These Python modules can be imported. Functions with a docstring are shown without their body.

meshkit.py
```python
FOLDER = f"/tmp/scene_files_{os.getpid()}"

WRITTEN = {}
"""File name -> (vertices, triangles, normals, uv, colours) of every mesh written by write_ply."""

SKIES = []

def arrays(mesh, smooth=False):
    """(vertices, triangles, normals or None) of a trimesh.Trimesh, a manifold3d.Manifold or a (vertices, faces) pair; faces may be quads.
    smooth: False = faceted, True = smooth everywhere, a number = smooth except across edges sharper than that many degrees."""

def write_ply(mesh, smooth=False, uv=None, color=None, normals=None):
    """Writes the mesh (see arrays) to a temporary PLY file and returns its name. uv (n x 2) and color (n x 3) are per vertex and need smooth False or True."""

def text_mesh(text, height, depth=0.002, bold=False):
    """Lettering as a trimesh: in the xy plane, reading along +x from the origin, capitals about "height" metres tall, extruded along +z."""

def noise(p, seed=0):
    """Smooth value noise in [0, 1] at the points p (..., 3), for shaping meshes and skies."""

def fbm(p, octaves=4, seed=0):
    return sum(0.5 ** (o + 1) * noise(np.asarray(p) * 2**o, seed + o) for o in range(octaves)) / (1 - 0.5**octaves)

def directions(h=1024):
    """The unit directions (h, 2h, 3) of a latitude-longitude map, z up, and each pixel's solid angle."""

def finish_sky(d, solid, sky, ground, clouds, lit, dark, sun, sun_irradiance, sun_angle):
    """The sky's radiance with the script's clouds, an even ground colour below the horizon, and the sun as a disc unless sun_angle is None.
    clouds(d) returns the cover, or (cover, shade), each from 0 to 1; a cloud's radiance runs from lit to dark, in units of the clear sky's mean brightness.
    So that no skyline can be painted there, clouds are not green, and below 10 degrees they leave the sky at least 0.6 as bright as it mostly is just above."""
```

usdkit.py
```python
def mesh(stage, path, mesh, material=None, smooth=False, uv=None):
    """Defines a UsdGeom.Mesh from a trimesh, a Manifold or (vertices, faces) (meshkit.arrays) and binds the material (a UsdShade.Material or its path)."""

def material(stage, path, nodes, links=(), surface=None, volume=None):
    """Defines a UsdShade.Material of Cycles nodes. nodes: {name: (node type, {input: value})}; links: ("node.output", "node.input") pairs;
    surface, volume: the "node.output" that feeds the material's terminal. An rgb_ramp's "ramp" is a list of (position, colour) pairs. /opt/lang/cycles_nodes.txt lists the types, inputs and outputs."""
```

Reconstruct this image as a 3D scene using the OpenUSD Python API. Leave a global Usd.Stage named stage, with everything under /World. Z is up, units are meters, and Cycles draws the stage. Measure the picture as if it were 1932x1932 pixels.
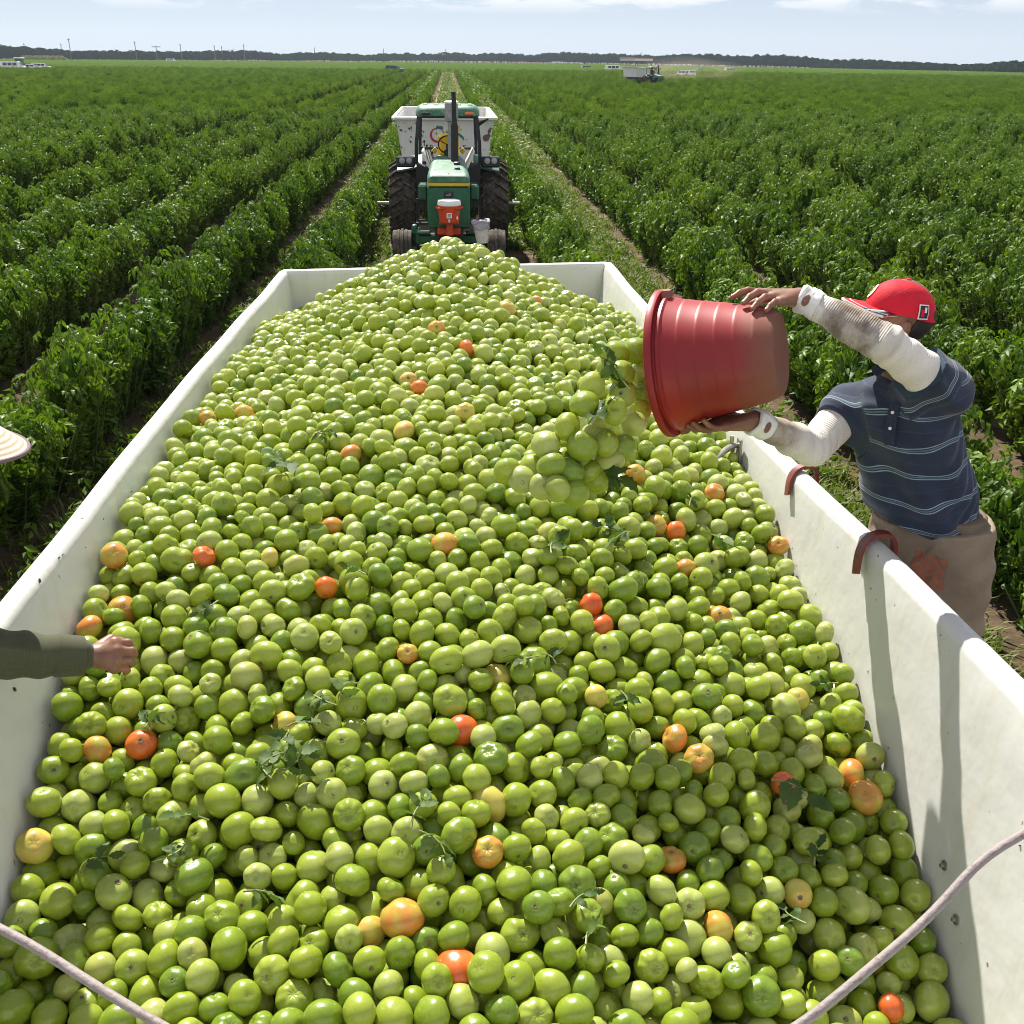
import math, random
import numpy as np
import trimesh
import manifold3d as m3
from scipy.spatial import cKDTree
from pxr import Usd, UsdGeom, UsdLux, UsdShade, Gf, Sdf, Vt
import usdkit, meshkit

stage = Usd.Stage.CreateInMemory()
UsdGeom.SetStageUpAxis(stage, 'Z')
UsdGeom.SetStageMetersPerUnit(stage, 1.0)
W = '/World'
stage.SetDefaultPrim(UsdGeom.Xform.Define(stage, W).GetPrim())
UsdGeom.Scope.Define(stage, W + '/Looks')
rnd = random.Random(7)
R = np.random.default_rng(11)
V = lambda *a: np.array(a, float)

# ------------------------------------------------------------------ camera, sky, sun, exposure
EYE = V(0, 0, 3.55)
PITCH, YAW, ROLL = math.atan((966 - 110.5) / 2050), math.radians(3.32), math.radians(0.5)
FWD = V(math.sin(YAW) * math.cos(PITCH), math.cos(YAW) * math.cos(PITCH), -math.sin(PITCH))
RGT = V(math.cos(YAW), -math.sin(YAW), 0)
UPV = np.cross(RGT, FWD)
RGT, UPV = math.cos(ROLL) * RGT + math.sin(ROLL) * UPV, -math.sin(ROLL) * RGT + math.cos(ROLL) * UPV
cam = UsdGeom.Camera.Define(stage, W + '/camera')
M = Gf.Matrix4d(*RGT, 0, *UPV, 0, *(-FWD), 0, *EYE, 1)
cam.AddTransformOp().Set(M)
cam.CreateHorizontalApertureAttr(36.0)
cam.CreateVerticalApertureAttr(36.0)
cam.CreateFocalLengthAttr(36.0 * 2050 / 1932)
cam.CreateClippingRangeAttr(Gf.Vec2f(0.1, 20000))
cam.CreateExposureAttr(1.06)

SUN_EL, SUN_AZ = math.radians(50), math.radians(-17)      # azimuth from +y (ahead) towards +x
SUND = V(math.sin(SUN_AZ) * math.cos(SUN_EL), math.cos(SUN_AZ) * math.cos(SUN_EL), math.sin(SUN_EL))
SKY_STRENGTH = 0.05
usdkit.material(stage, W + '/Looks/sky_look', {
    'sky': ('sky_texture', {'sky_type': 'single_scattering', 'sun_disc': False, 'sun_elevation': SUN_EL, 'sun_rotation': math.atan2(SUND[0], SUND[1]),
                            'air_density': 0.55, 'aerosol_density': 0.15, 'ozone_density': 2.0}),
    'tc': ('texture_coordinate', {}),
    'map': ('mapping', {'scale': (14, 14, 60)}),
    'n': ('noise_texture', {'scale': 1.0, 'detail': 8, 'roughness': 0.58, 'distortion': 0.3}),
    'r': ('rgb_ramp', {'ramp': [(0, (0, 0, 0)), (0.46, (0, 0, 0)), (0.56, (1, 1, 1)), (1, (1, 1, 1))]}),
    'sx': ('separate_xyz', {}),
    'el': ('map_range', {'from_min': 0.034, 'from_max': 0.052, 'to_min': 0.0, 'to_max': 0.9, 'clamp': True}),
    'm': ('math', {'math_type': 'multiply'}),
    'mix': ('mix_color', {'b': (11.2, 11.0, 11.0)}),
    'hz': ('map_range', {'from_min': 0.0, 'from_max': 0.22, 'to_min': 0.9, 'to_max': 0.0, 'clamp': True}),
    'haze': ('mix_color', {'b': (6.3, 6.85, 7.85)}),
    'bg': ('background_shader', {'strength': SKY_STRENGTH}),
}, [('tc.generated', 'map.vector'), ('map.vector', 'n.vector'), ('n.fac', 'r.fac'), ('tc.generated', 'sx.vector'), ('sx.z', 'el.value'),
    ('r.color', 'm.value1'), ('el.result', 'm.value2'), ('m.value', 'mix.fac'), ('sx.z', 'hz.value'), ('hz.result', 'haze.fac'), ('sky.color', 'haze.a'), ('haze.result', 'mix.a'), ('mix.result', 'bg.color')], surface='bg.background')
dome = UsdLux.DomeLight.Define(stage, W + '/sky')
UsdShade.MaterialBindingAPI.Apply(dome.GetPrim()).Bind(UsdShade.Material.Get(stage, W + '/Looks/sky_look'))
dome.GetPrim().SetCustomDataByKey('kind', 'structure')
sun = UsdLux.DistantLight.Define(stage, W + '/sun')
sun.CreateIntensityAttr(1.25)
sun.CreateAngleAttr(0.5)
sun.CreateNormalizeAttr(True)
sun.CreateColorAttr(Gf.Vec3f(1.0, 0.95, 0.86))
zax = SUND
xax = np.cross(V(0, 0, 1), zax); xax /= np.linalg.norm(xax)
yax = np.cross(zax, xax)
sun.AddTransformOp().Set(Gf.Matrix4d(*xax, 0, *yax, 0, *zax, 0, 0, 0, 60, 1))

# ------------------------------------------------------------------ helpers
def uniq(path):
    if not stage.GetPrimAtPath(path):
        return path
    k = 1
    while stage.GetPrimAtPath('%s_%03d' % (path, k)):
        k += 1
    return '%s_%03d' % (path, k)

NEXT = {}
def uniq_top(name):
    k = NEXT.get(name, 0); NEXT[name] = k + 1
    return '%s/%s' % (W, name) if k == 0 else '%s/%s_%03d' % (W, name, k)

def tags(prim, label=None, cat=None, group=None, kind=None):
    for k, v in (('label', label), ('category', cat), ('group', group), ('kind', kind)):
        if v:
            prim.SetCustomDataByKey(k, v)
    return prim

def mtx(loc=(0, 0, 0), rot=None, scale=1.0):
    A = np.eye(4)
    A[:3, :3] = (np.eye(3) if rot is None else rot) * np.asarray(scale)
    A[:3, 3] = loc
    return A

def gf(A):
    return Gf.Matrix4d(*[float(x) for x in A.T.ravel()])

def rotz(a):
    c, s = math.cos(a), math.sin(a)
    return np.array([[c, -s, 0], [s, c, 0], [0, 0, 1.0]])

def thing(name, label, cat, A=None, group=None, kind=None):
    x = UsdGeom.Xform.Define(stage, uniq_top(name))
    if A is not None:
        x.AddTransformOp().Set(gf(A))
    return tags(x.GetPrim(), label, cat, group, kind)

def part(name, mesh, mat, parent, label=None, smooth=32, kind=None, prim=None):
    m = usdkit.mesh(stage, uniq('%s/%s' % (parent.GetPath(), name)), mesh, MAT[mat] if isinstance(mat, str) else mat, smooth=smooth)
    tags(m.GetPrim(), label, kind=kind)
    if prim:
        for k, vals in prim.items():
            UsdGeom.PrimvarsAPI(m).CreatePrimvar(k, Sdf.ValueTypeNames.FloatArray, 'vertex').Set(Vt.FloatArray.FromNumpy(np.asarray(vals, np.float32)))
    return m.GetPrim()

def solo(name, mesh, mat, label, cat, group=None, kind=None, smooth=32):
    p = uniq_top(name)
    m = usdkit.mesh(stage, p, mesh, MAT[mat], smooth=smooth)
    return tags(m.GetPrim(), label, cat, group, kind)

def kind_class(name):
    p = W + '/Kinds'
    if not stage.GetPrimAtPath(p):
        stage.CreateClassPrim(p)
    c = stage.DefinePrim(p + '/' + name, 'Xform')
    return c

def instance(cls, name, label, cat, A, group=None):
    t = thing(name, label, cat, A, group)
    t.GetReferences().AddInternalReference(cls.GetPath())
    t.SetInstanceable(True)
    return t

def instancer(name, parent, protos, pos, idx, quat=None, scale=None, kind='stuff'):
    """protos: list of lists of (mesh, material, smooth); built once, as children of the instancer."""
    pi = UsdGeom.PointInstancer.Define(stage, uniq('%s/%s' % (parent.GetPath(), name)))
    rel = pi.CreatePrototypesRel()
    for k, pieces in enumerate(protos):
        x = UsdGeom.Xform.Define(stage, '%s/kind_%03d' % (pi.GetPath(), k))
        for j, (mesh, mat, sm) in enumerate(pieces):
            usdkit.mesh(stage, '%s/piece_%03d' % (x.GetPath(), j), mesh, MAT[mat], smooth=sm)
        rel.AddTarget(x.GetPath())
    pi.CreatePositionsAttr(Vt.Vec3fArray.FromNumpy(np.asarray(pos, np.float32)))
    pi.CreateProtoIndicesAttr(Vt.IntArray.FromNumpy(np.asarray(idx, np.int32)))
    if quat is not None:
        q = np.asarray(quat, np.float16)        # w x y z
        pi.CreateOrientationsAttr(Vt.QuathArray([Gf.Quath(float(a), float(b), float(c), float(d)) for a, b, c, d in q]))
    if scale is not None:
        s = np.asarray(scale, np.float32)
        if s.ndim == 1:
            s = np.repeat(s[:, None], 3, 1)
        pi.CreateScalesAttr(Vt.Vec3fArray.FromNumpy(s))
    if kind:
        tags(pi.GetPrim(), kind=kind)
    return pi.GetPrim()

def zquat(a):
    a = np.asarray(a)
    return np.stack([np.cos(a / 2), 0 * a, 0 * a, np.sin(a / 2)], 1)

def rquat(n, rg):
    q = rg.normal(size=(n, 4))
    return q / np.linalg.norm(q, axis=1, keepdims=True)

def q2m(q):
    w, x, y, z = q
    return np.array([[1 - 2 * (y * y + z * z), 2 * (x * y - z * w), 2 * (x * z + y * w)], [2 * (x * y + z * w), 1 - 2 * (x * x + z * z), 2 * (y * z - x * w)],
                     [2 * (x * z - y * w), 2 * (y * z + x * w), 1 - 2 * (x * x + y * y)]])

# --- shapes
def cat(ms):
    return trimesh.util.concatenate([m if isinstance(m, trimesh.Trimesh) else trimesh.Trimesh(*m, process=False) for m in ms])

def box(c, s, bev=0.0, rot=None):
    """chamfered box, centre c, full sizes s"""
    h = np.array(s, float) / 2
    if bev <= 0:
        m = trimesh.creation.box(s)
    else:
        b = min(bev, h.min() * 0.9)
        pts = []
        for sx in (-1, 1):
            for sy in (-1, 1):
                for sz in (-1, 1):
                    g = V(sx, sy, sz)
                    for k in range(3):
                        q = h - b; q[k] = h[k]
                        pts.append(g * q)
        m = trimesh.convex.convex_hull(np.array(pts))
    if rot is not None:
        m.apply_transform(mtx(rot=rot))
    m.apply_translation(c)
    return m

def frame(t):
    t = np.asarray(t, float) / np.linalg.norm(t)
    a = np.cross(t, V(0, 0, 1) if abs(t[2]) < 0.9 else V(1, 0, 0))
    a /= np.linalg.norm(a)
    return t, a, np.cross(t, a)

def cyl(p0, p1, r0, r1=None, n=16, cap=True):
    p0, p1 = np.asarray(p0, float), np.asarray(p1, float)
    r1 = r0 if r1 is None else r1
    return revolve(p0, p1 - p0, [(0, r0), (np.linalg.norm(p1 - p0), r1)], n, cap)

def revolve(o, axis, prof, n=24, cap=True):
    """prof: (distance along the axis, radius)"""
    t, a, b = frame(axis)
    ang = np.arange(n) * 2 * np.pi / n
    v, f = [], []
    for d, r in prof:
        v.append(o + t * d + r * (np.cos(ang)[:, None] * a + np.sin(ang)[:, None] * b))
    k = len(prof)
    for i in range(k - 1):
        for j in range(n):
            q, w = i * n + j, i * n + (j + 1) % n
            f += [[q, w, w + n], [q, w + n, q + n]]
    v = np.vstack(v)
    if cap:
        for i, flip in ((0, 1), (k - 1, 0)):
            c = len(v); v = np.vstack([v, o + t * prof[i][0]])
            for j in range(n):
                q, w = i * n + j, i * n + (j + 1) % n
                f.append([c, w, q] if flip else [c, q, w])
    return trimesh.Trimesh(v, f, process=False)

def tube(path, r, n=10, cap=True):
    p = np.asarray(path, float)
    r = np.broadcast_to(r, (len(p),))
    t = np.gradient(p, axis=0); t /= np.linalg.norm(t, axis=1, keepdims=True)
    _, a, _ = frame(t[0])
    ang = np.arange(n) * 2 * np.pi / n
    v, f = [], []
    for i in range(len(p)):
        a = a - t[i] * (a @ t[i]); a /= np.linalg.norm(a)
        b = np.cross(t[i], a)
        v.append(p[i] + r[i] * (np.cos(ang)[:, None] * a + np.sin(ang)[:, None] * b))
    for i in range(len(p) - 1):
        for j in range(n):
            q, w = i * n + j, i * n + (j + 1) % n
            f += [[q, w, w + n], [q, w + n, q + n]]
    v = np.vstack(v)
    if cap:
        for i, flip in ((0, 1), (len(p) - 1, 0)):
            c = len(v); v = np.vstack([v, p[i]])
            for j in range(n):
                q, w = i * n + j, i * n + (j + 1) % n
                f.append([c, w, q] if flip else [c, q, w])
    return trimesh.Trimesh(v, f, process=False)

def spline(pts, n=24):
    from scipy.interpolate import CubicSpline
    p = np.asarray(pts, float)
    d = np.r_[0, np.cumsum(np.linalg.norm(np.diff(p, axis=0), axis=1))]
    return CubicSpline(d, p)(np.linspace(0, d[-1], n))

def strip(path, width, thick, up=(0, 0, 1), n_side=None):
    """flat bar along a path: rectangular section, width across, thick along 'normal'"""
    p = np.asarray(path, float)
    t = np.gradient(p, axis=0); t /= np.linalg.norm(t, axis=1, keepdims=True)
    w = np.asarray(up, float)
    v, f = [], []
    for i in range(len(p)):
        a = w - t[i] * (w @ t[i]); a /= np.linalg.norm(a)
        b = np.cross(t[i], a)
        for s, q in ((-1, -1), (1, -1), (1, 1), (-1, 1)):
            v.append(p[i] + a * s * width / 2 + b * q * thick / 2)
    for i in range(len(p) - 1):
        for j in range(4):
            q, w2 = i * 4 + j, i * 4 + (j + 1) % 4
            f += [[q, w2, w2 + 4], [q, w2 + 4, q + 4]]
    e = len(v) - 4
    f += [[0, 2, 1], [0, 3, 2], [e, e + 1, e + 2], [e, e + 2, e + 3]]
    return trimesh.Trimesh(v, f, process=False)

def hull(pts):
    return trimesh.convex.convex_hull(np.asarray(pts, float))

def grid(xs, ys, zf):
    X, Y = np.meshgrid(xs, ys, indexing='ij')
    Z = zf(X, Y)
    nx, ny = len(xs), len(ys)
    i, j = np.meshgrid(np.arange(nx - 1), np.arange(ny - 1), indexing='ij')
    q = (i * ny + j).ravel()
    f = np.vstack([np.stack([q, q + ny, q + ny + 1], 1), np.stack([q, q + ny + 1, q + 1], 1)])
    return trimesh.Trimesh(np.stack([X.ravel(), Y.ravel(), Z.ravel()], 1), f, process=False)

def loft(rings, cap=True):
    n = len(rings[0]); v = np.vstack(rings); f = []
    for i in range(len(rings) - 1):
        for j in range(n):
            q, w = i * n + j, i * n + (j + 1) % n
            f += [[q, w, w + n], [q, w + n, q + n]]
    if cap:
        for i, flip in ((0, 1), (len(rings) - 1, 0)):
            c = len(v); v = np.vstack([v, np.mean(rings[i], 0)])
            for j in range(n):
                q, w = i * n + j, i * n + (j + 1) % n
                f.append([c, w, q] if flip else [c, q, w])
    m = trimesh.Trimesh(v, f, process=False)
    return m

# --- signed-distance bodies (people): smooth union of round cones and ellipsoids, meshed by surface nets
def sd_cone(P, a, b, ra, rb):
    a, b = np.asarray(a, float), np.asarray(b, float)
    d = b - a; L = d @ d
    t = np.clip(((P - a) @ d) / max(L, 1e-9), 0, 1)
    return np.linalg.norm(P - a - t[..., None] * d, axis=-1) - (ra + (rb - ra) * t)

def sd_ell(P, c, r, rot=None):
    q = P - np.asarray(c, float)
    if rot is not None:
        q = q @ rot
    r = np.asarray(r, float)
    k0 = np.linalg.norm(q / r, axis=-1); k1 = np.linalg.norm(q / (r * r), axis=-1)
    return k0 * (k0 - 1) / np.maximum(k1, 1e-6)

def smin(a, b, k):
    h = np.maximum(k - np.abs(a - b), 0) / k
    return np.minimum(a, b) - h * h * k * 0.25

def blend(P, prims, k):
    d = None
    for p in prims:
        kk = k
        if p[0] == 'c':
            e = sd_cone(P, *p[1:5]); kk = p[5] if len(p) > 5 else k
        else:
            e = sd_ell(P, *p[1:4]); kk = p[4] if len(p) > 4 else k
        d = e if d is None else smin(d, e, kk)
    return d

def nets(fn, lo, hi, h):
    lo, hi = np.asarray(lo, float), np.asarray(hi, float)
    n = np.ceil((hi - lo) / h).astype(int) + 1
    ax = [lo[k] + h * np.arange(n[k]) for k in range(3)]
    P = np.stack(np.meshgrid(*ax, indexing='ij'), -1)
    D = fn(P)
    S = D < 0
    nx, ny, nz = n
    acc = np.zeros((nx - 1, ny - 1, nz - 1, 3)); cnt = np.zeros((nx - 1, ny - 1, nz - 1))
    quads = []
    for k in range(3):
        sl0 = [slice(None)] * 3; sl1 = [slice(None)] * 3
        sl0[k] = slice(0, -1); sl1[k] = slice(1, None)
        cr = S[tuple(sl0)] != S[tuple(sl1)]
        I = np.argwhere(cr)
        d0 = D[tuple(sl0)][cr]; d1 = D[tuple(sl1)][cr]
        t = d0 / (d0 - d1)
        pt = P[tuple(sl0)][cr].copy(); pt[:, k] += t * h
        a, b = (k + 1) % 3, (k + 2) % 3
        ok = (I[:, a] > 0) & (I[:, b] > 0) & (I[:, a] < n[a] - 1) & (I[:, b] < n[b] - 1)
        I, pt, neg = I[ok], pt[ok], (d0[ok] < 0)
        cells = []
        for da, db in ((-1, -1), (0, -1), (0, 0), (-1, 0)):
            c = I.copy(); c[:, a] += da; c[:, b] += db
            np.add.at(acc, tuple(c.T), pt); np.add.at(cnt, tuple(c.T), 1)
            cells.append(c)
        q = np.stack([np.ravel_multi_index(tuple(c.T), cnt.shape) for c in cells], 1)
        q[~neg] = q[~neg][:, ::-1]
        quads.append(q)
    q = np.vstack(quads)
    used = np.unique(q)
    remap = np.full(cnt.size, -1); remap[used] = np.arange(len(used))
    v = acc.reshape(-1, 3)[used] / cnt.ravel()[used][:, None]
    q = remap[q]
    f = np.vstack([q[:, [0, 1, 2]], q[:, [0, 2, 3]]])
    m = trimesh.Trimesh(v, f, process=False)
    return m

def sdf_mesh(fn, pts, pad, h, smooth=6):
    p = np.asarray(pts, float)
    m = nets(fn, p.min(0) - pad, p.max(0) + pad, h)
    return relax(m, smooth)

def relax(m, n):
    from scipy.sparse import coo_matrix, diags
    e = m.edges_unique
    k = len(m.vertices)
    A = coo_matrix((np.ones(2 * len(e)), (np.r_[e[:, 0], e[:, 1]], np.r_[e[:, 1], e[:, 0]])), (k, k)).tocsr()
    A = diags(1 / np.maximum(np.asarray(A.sum(1)).ravel(), 1)) @ A
    v = np.array(m.vertices)
    for i in range(n):
        v = v + (0.5 if i % 2 == 0 else -0.51) * (A @ v - v)
    return trimesh.Trimesh(v, m.faces, process=False)

def along(P, chain):
    """arc length of the nearest point on a polyline, and which side"""
    best = np.full(len(P), 1e9); out = np.zeros(len(P)); s = 0
    for a, b in zip(chain[:-1], chain[1:]):
        a, b = np.asarray(a, float), np.asarray(b, float)
        d = b - a; L = np.linalg.norm(d)
        t = np.clip(((P - a) @ d) / (L * L), 0, 1)
        e = np.linalg.norm(P - a - t[:, None] * d, axis=1)
        w = e < best
        best[w] = e[w]; out[w] = s + t[w] * L
        s += L
    return out

# ------------------------------------------------------------------ materials
MAT = {}
def mat(name, nodes, links=(), surface='p.BSDF', volume=None):
    MAT[name] = usdkit.material(stage, '%s/Looks/%s' % (W, name), nodes, links, surface=surface, volume=volume)
    return name

def plain(name, col, rough=0.5, metal=0.0, spec=0.5, vary=0.12, scale=6.0, dirt=None, dirt_at=(0.5, 0.7), bump=0.0, bscale=60.0, coat=0.0, sss=0.0):
    """principled paint with low-frequency tone variation, optional dirt patches and fine bump"""
    c = np.array(col, float)
    nodes = {'tc': ('texture_coordinate', {}),
             'n': ('noise_texture', {'scale': scale, 'detail': 5, 'roughness': 0.6}),
             'r': ('rgb_ramp', {'ramp': [(0.25, tuple(c * (1 - vary))), (0.75, tuple(np.minimum(c * (1 + vary), 0.95)))]}),
             'rr': ('map_range', {'from_min': 0.3, 'from_max': 0.7, 'to_min': max(rough - 0.08, 0.02), 'to_max': min(rough + 0.1, 1)}),
             'p': ('principled_bsdf', {'metallic': metal, 'specular_ior_level': spec, 'coat_weight': coat})}
    links = [('tc.object', 'n.vector'), ('n.fac', 'r.fac'), ('n.fac', 'rr.value'), ('rr.result', 'p.roughness')]
    out = 'r.color'
    if sss:
        nodes['p'][1].update(subsurface_weight=sss, subsurface_scale=0.01)
    if dirt is not None:
        nodes['d'] = ('noise_texture', {'scale': scale * 1.7, 'detail': 8, 'roughness': 0.7})
        nodes['dr'] = ('rgb_ramp', {'ramp': [(dirt_at[0], (0, 0, 0)), (dirt_at[1], (1, 1, 1))]})
        nodes['dm'] = ('mix_color', {'b': dirt})
        links += [('tc.object', 'd.vector'), ('d.fac', 'dr.fac'), ('dr.color', 'dm.fac'), (out, 'dm.a')]
        out = 'dm.result'
    links.append((out, 'p.base_color'))
    if bump:
        nodes['bn'] = ('noise_texture', {'scale': bscale, 'detail': 3})
        nodes['b'] = ('bump', {'strength': bump, 'distance': 0.01})
        links += [('tc.object', 'bn.vector'), ('bn.fac', 'b.height'), ('b.normal', 'p.normal')]
    return mat(name, nodes, links)

def leafy(name, dark, light, rough=0.38, trans=0.35, tint=(1.0, 1.15, 0.35), spec=0.5):
    """thin leaves: principled front plus light that shines through; tone differs by plant and by patch"""
    d, l = np.array(dark), np.array(light)
    return mat(name, {
        'oi': ('object_info', {}), 'g': ('geometry', {}),
        'n': ('noise_texture', {'scale': 9.0, 'detail': 3}),
        'n2': ('noise_texture', {'scale': 0.35, 'detail': 2}),
        'a': ('math', {'math_type': 'multiply_add', 'value2': 0.35, 'value3': 0.0}),
        'a2': ('math', {'math_type': 'multiply_add', 'value2': 0.75}),
        'r': ('rgb_ramp', {'ramp': [(0.25, tuple(d)), (0.8, tuple(l))]}),
        'p': ('principled_bsdf', {'roughness': rough, 'specular_ior_level': spec}),
        'tm': ('mix', {'mix_type': 'multiply', 'fac': 1.0, 'color2': tint}),
        't': ('translucent_bsdf', {}), 'mx': ('mix_closure', {'fac': trans}),
    }, [('oi.random', 'a.value1'), ('g.position', 'n.vector'), ('g.position', 'n2.vector'), ('n.fac', 'a2.value1'), ('a.value', 'a2.value3'), ('a2.value', 'r.fac'), ('r.color', 'p.base_color'),
        ('r.color', 'tm.color1'), ('tm.color', 't.color'), ('p.BSDF', 'mx.closure1'), ('t.BSDF', 'mx.closure2')], surface='mx.closure')

# ------------------------------------------------------------------ ground and field
def land(x, y):
    """the field is level; far out on the right it falls away a little"""
    x, y = np.asarray(x, float), np.asarray(y, float)
    return -0.0085 * np.clip(x - 60, 0, 400) * np.clip(y / 500, 0, 1)

mat('soil', {
    'g': ('geometry', {}),
    'n1': ('noise_texture', {'scale': 0.9, 'detail': 9, 'roughness': 0.65}),
    'n2': ('noise_texture', {'scale': 14.0, 'detail': 6, 'roughness': 0.7}),
    'r': ('rgb_ramp', {'ramp': [(0.25, (0.055, 0.040, 0.026)), (0.55, (0.135, 0.098, 0.062)), (0.78, (0.30, 0.24, 0.165))]}),
    'r2': ('rgb_ramp', {'ramp': [(0.3, (0.55, 0.55, 0.55)), (0.75, (1.15, 1.12, 1.05))]}),
    'm': ('mix', {'mix_type': 'multiply', 'fac': 1.0}),
    'b': ('bump', {'strength': 0.8, 'distance': 0.03}),
    'p': ('principled_bsdf', {'roughness': 0.95, 'specular_ior_level': 0.1}),
}, [('g.position', 'n1.vector'), ('g.position', 'n2.vector'), ('n1.fac', 'r.fac'), ('n2.fac', 'r2.fac'), ('r.color', 'm.color1'), ('r2.color', 'm.color2'),
    ('m.color', 'p.base_color'), ('n2.fac', 'b.height'), ('b.normal', 'p.normal')])
plain('sand', (0.36, 0.285, 0.20), 0.95, spec=0.0, vary=0.2, scale=3, bump=0.6, bscale=40)
plain('drygrass', (0.17, 0.18, 0.08), 0.9, spec=0.0, vary=0.25, scale=0.05)
leafy('leaf', (0.036, 0.084, 0.011), (0.140, 0.222, 0.027), rough=0.5, trans=0.24, tint=(1.6, 1.7, 0.3), spec=0.25)
leafy('leaf_far', (0.044, 0.094, 0.013), (0.142, 0.222, 0.029), rough=0.7, trans=0.24, tint=(1.6, 1.7, 0.3), spec=0.06)
leafy('grass', (0.09, 0.13, 0.025), (0.21, 0.24, 0.07), rough=0.6, trans=0.35, spec=0.3)
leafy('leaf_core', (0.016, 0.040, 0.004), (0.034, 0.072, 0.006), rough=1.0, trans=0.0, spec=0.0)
plain('stem', (0.06, 0.09, 0.03), 0.7, vary=0.3)
plain('stake', (0.30, 0.25, 0.18), 0.8, vary=0.2)

xs = np.unique(np.r_[np.linspace(-900, -40, 24), np.linspace(-40, 40, 161), np.linspace(40, 900, 44)])
ys = np.unique(np.r_[np.linspace(-60, 0, 8), np.linspace(0, 60, 121), np.linspace(60, 300, 60), np.linspace(300, 1600, 40)])
def gz(X, Y):
    P = np.stack([X, Y, 0 * X], -1).reshape(-1, 3)
    n = meshkit.fbm(P * 1.3) if hasattr(meshkit, 'fbm') else np.zeros(len(P))
    near = np.clip(1 - np.abs(Y) / 70, 0, 1) * np.clip(1 - np.abs(X) / 45, 0, 1)
    return land(X, Y) + 0.05 * n.reshape(X.shape) * near
G = grid(xs, ys, gz)
tags(usdkit.mesh(stage, W + '/ground', G, MAT['soil'], smooth=True).GetPrim(), 'sandy brown field soil reaching the far treeline', 'ground', kind='structure')

# bare wheel tracks of the tractor lane and the cross lane at its far end
def ribbon(pts, w, z, wob=0.12, seed=0):
    rg = np.random.default_rng(seed)
    p = np.asarray(pts, float)
    d = np.r_[0, np.cumsum(np.linalg.norm(np.diff(p, axis=0), axis=1))]
    s = np.arange(0, d[-1], 0.5 if d[-1] < 400 else 2.0)
    q = np.stack([np.interp(s, d, p[:, k]) for k in range(2)], 1)
    t = np.gradient(q, axis=0); t /= np.linalg.norm(t, axis=1, keepdims=True)
    nrm = np.stack([t[:, 1], -t[:, 0]], 1)
    a = q + nrm * (w / 2 + rg.normal(0, wob * w, len(s)))[:, None]
    b = q - nrm * (w / 2 + rg.normal(0, wob * w, len(s)))[:, None]
    v = np.vstack([np.c_[a, land(a[:, 0], a[:, 1]) + z], np.c_[b, land(b[:, 0], b[:, 1]) + z]])
    n = len(s); i = np.arange(n - 1)
    f = np.vstack([np.stack([i, i + 1, i + n], 1), np.stack([i + 1, i + n + 1, i + n], 1)])
    m = trimesh.Trimesh(v, f, process=False)
    if m.face_normals[:, 2].mean() < 0:
        m.invert()
    return m
for x in (-0.9, 0.86):
    solo('wheel_track', ribbon([(x, 8), (x, 292)], 0.42, 0.055, 0.10, seed=int(x * 10) + 20), 'sand', 'bare sandy wheel track, %s one of the lane behind the tractor' % ('left' if x < 0 else 'right'), 'track', kind='structure')
solo('farm_road', ribbon([(-30, 296), (40, 296)], 3.2, 0.055, 0.05, 3), 'sand', 'pale dirt cross lane at the far end of the tractor lane', 'road', kind='structure')
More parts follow.
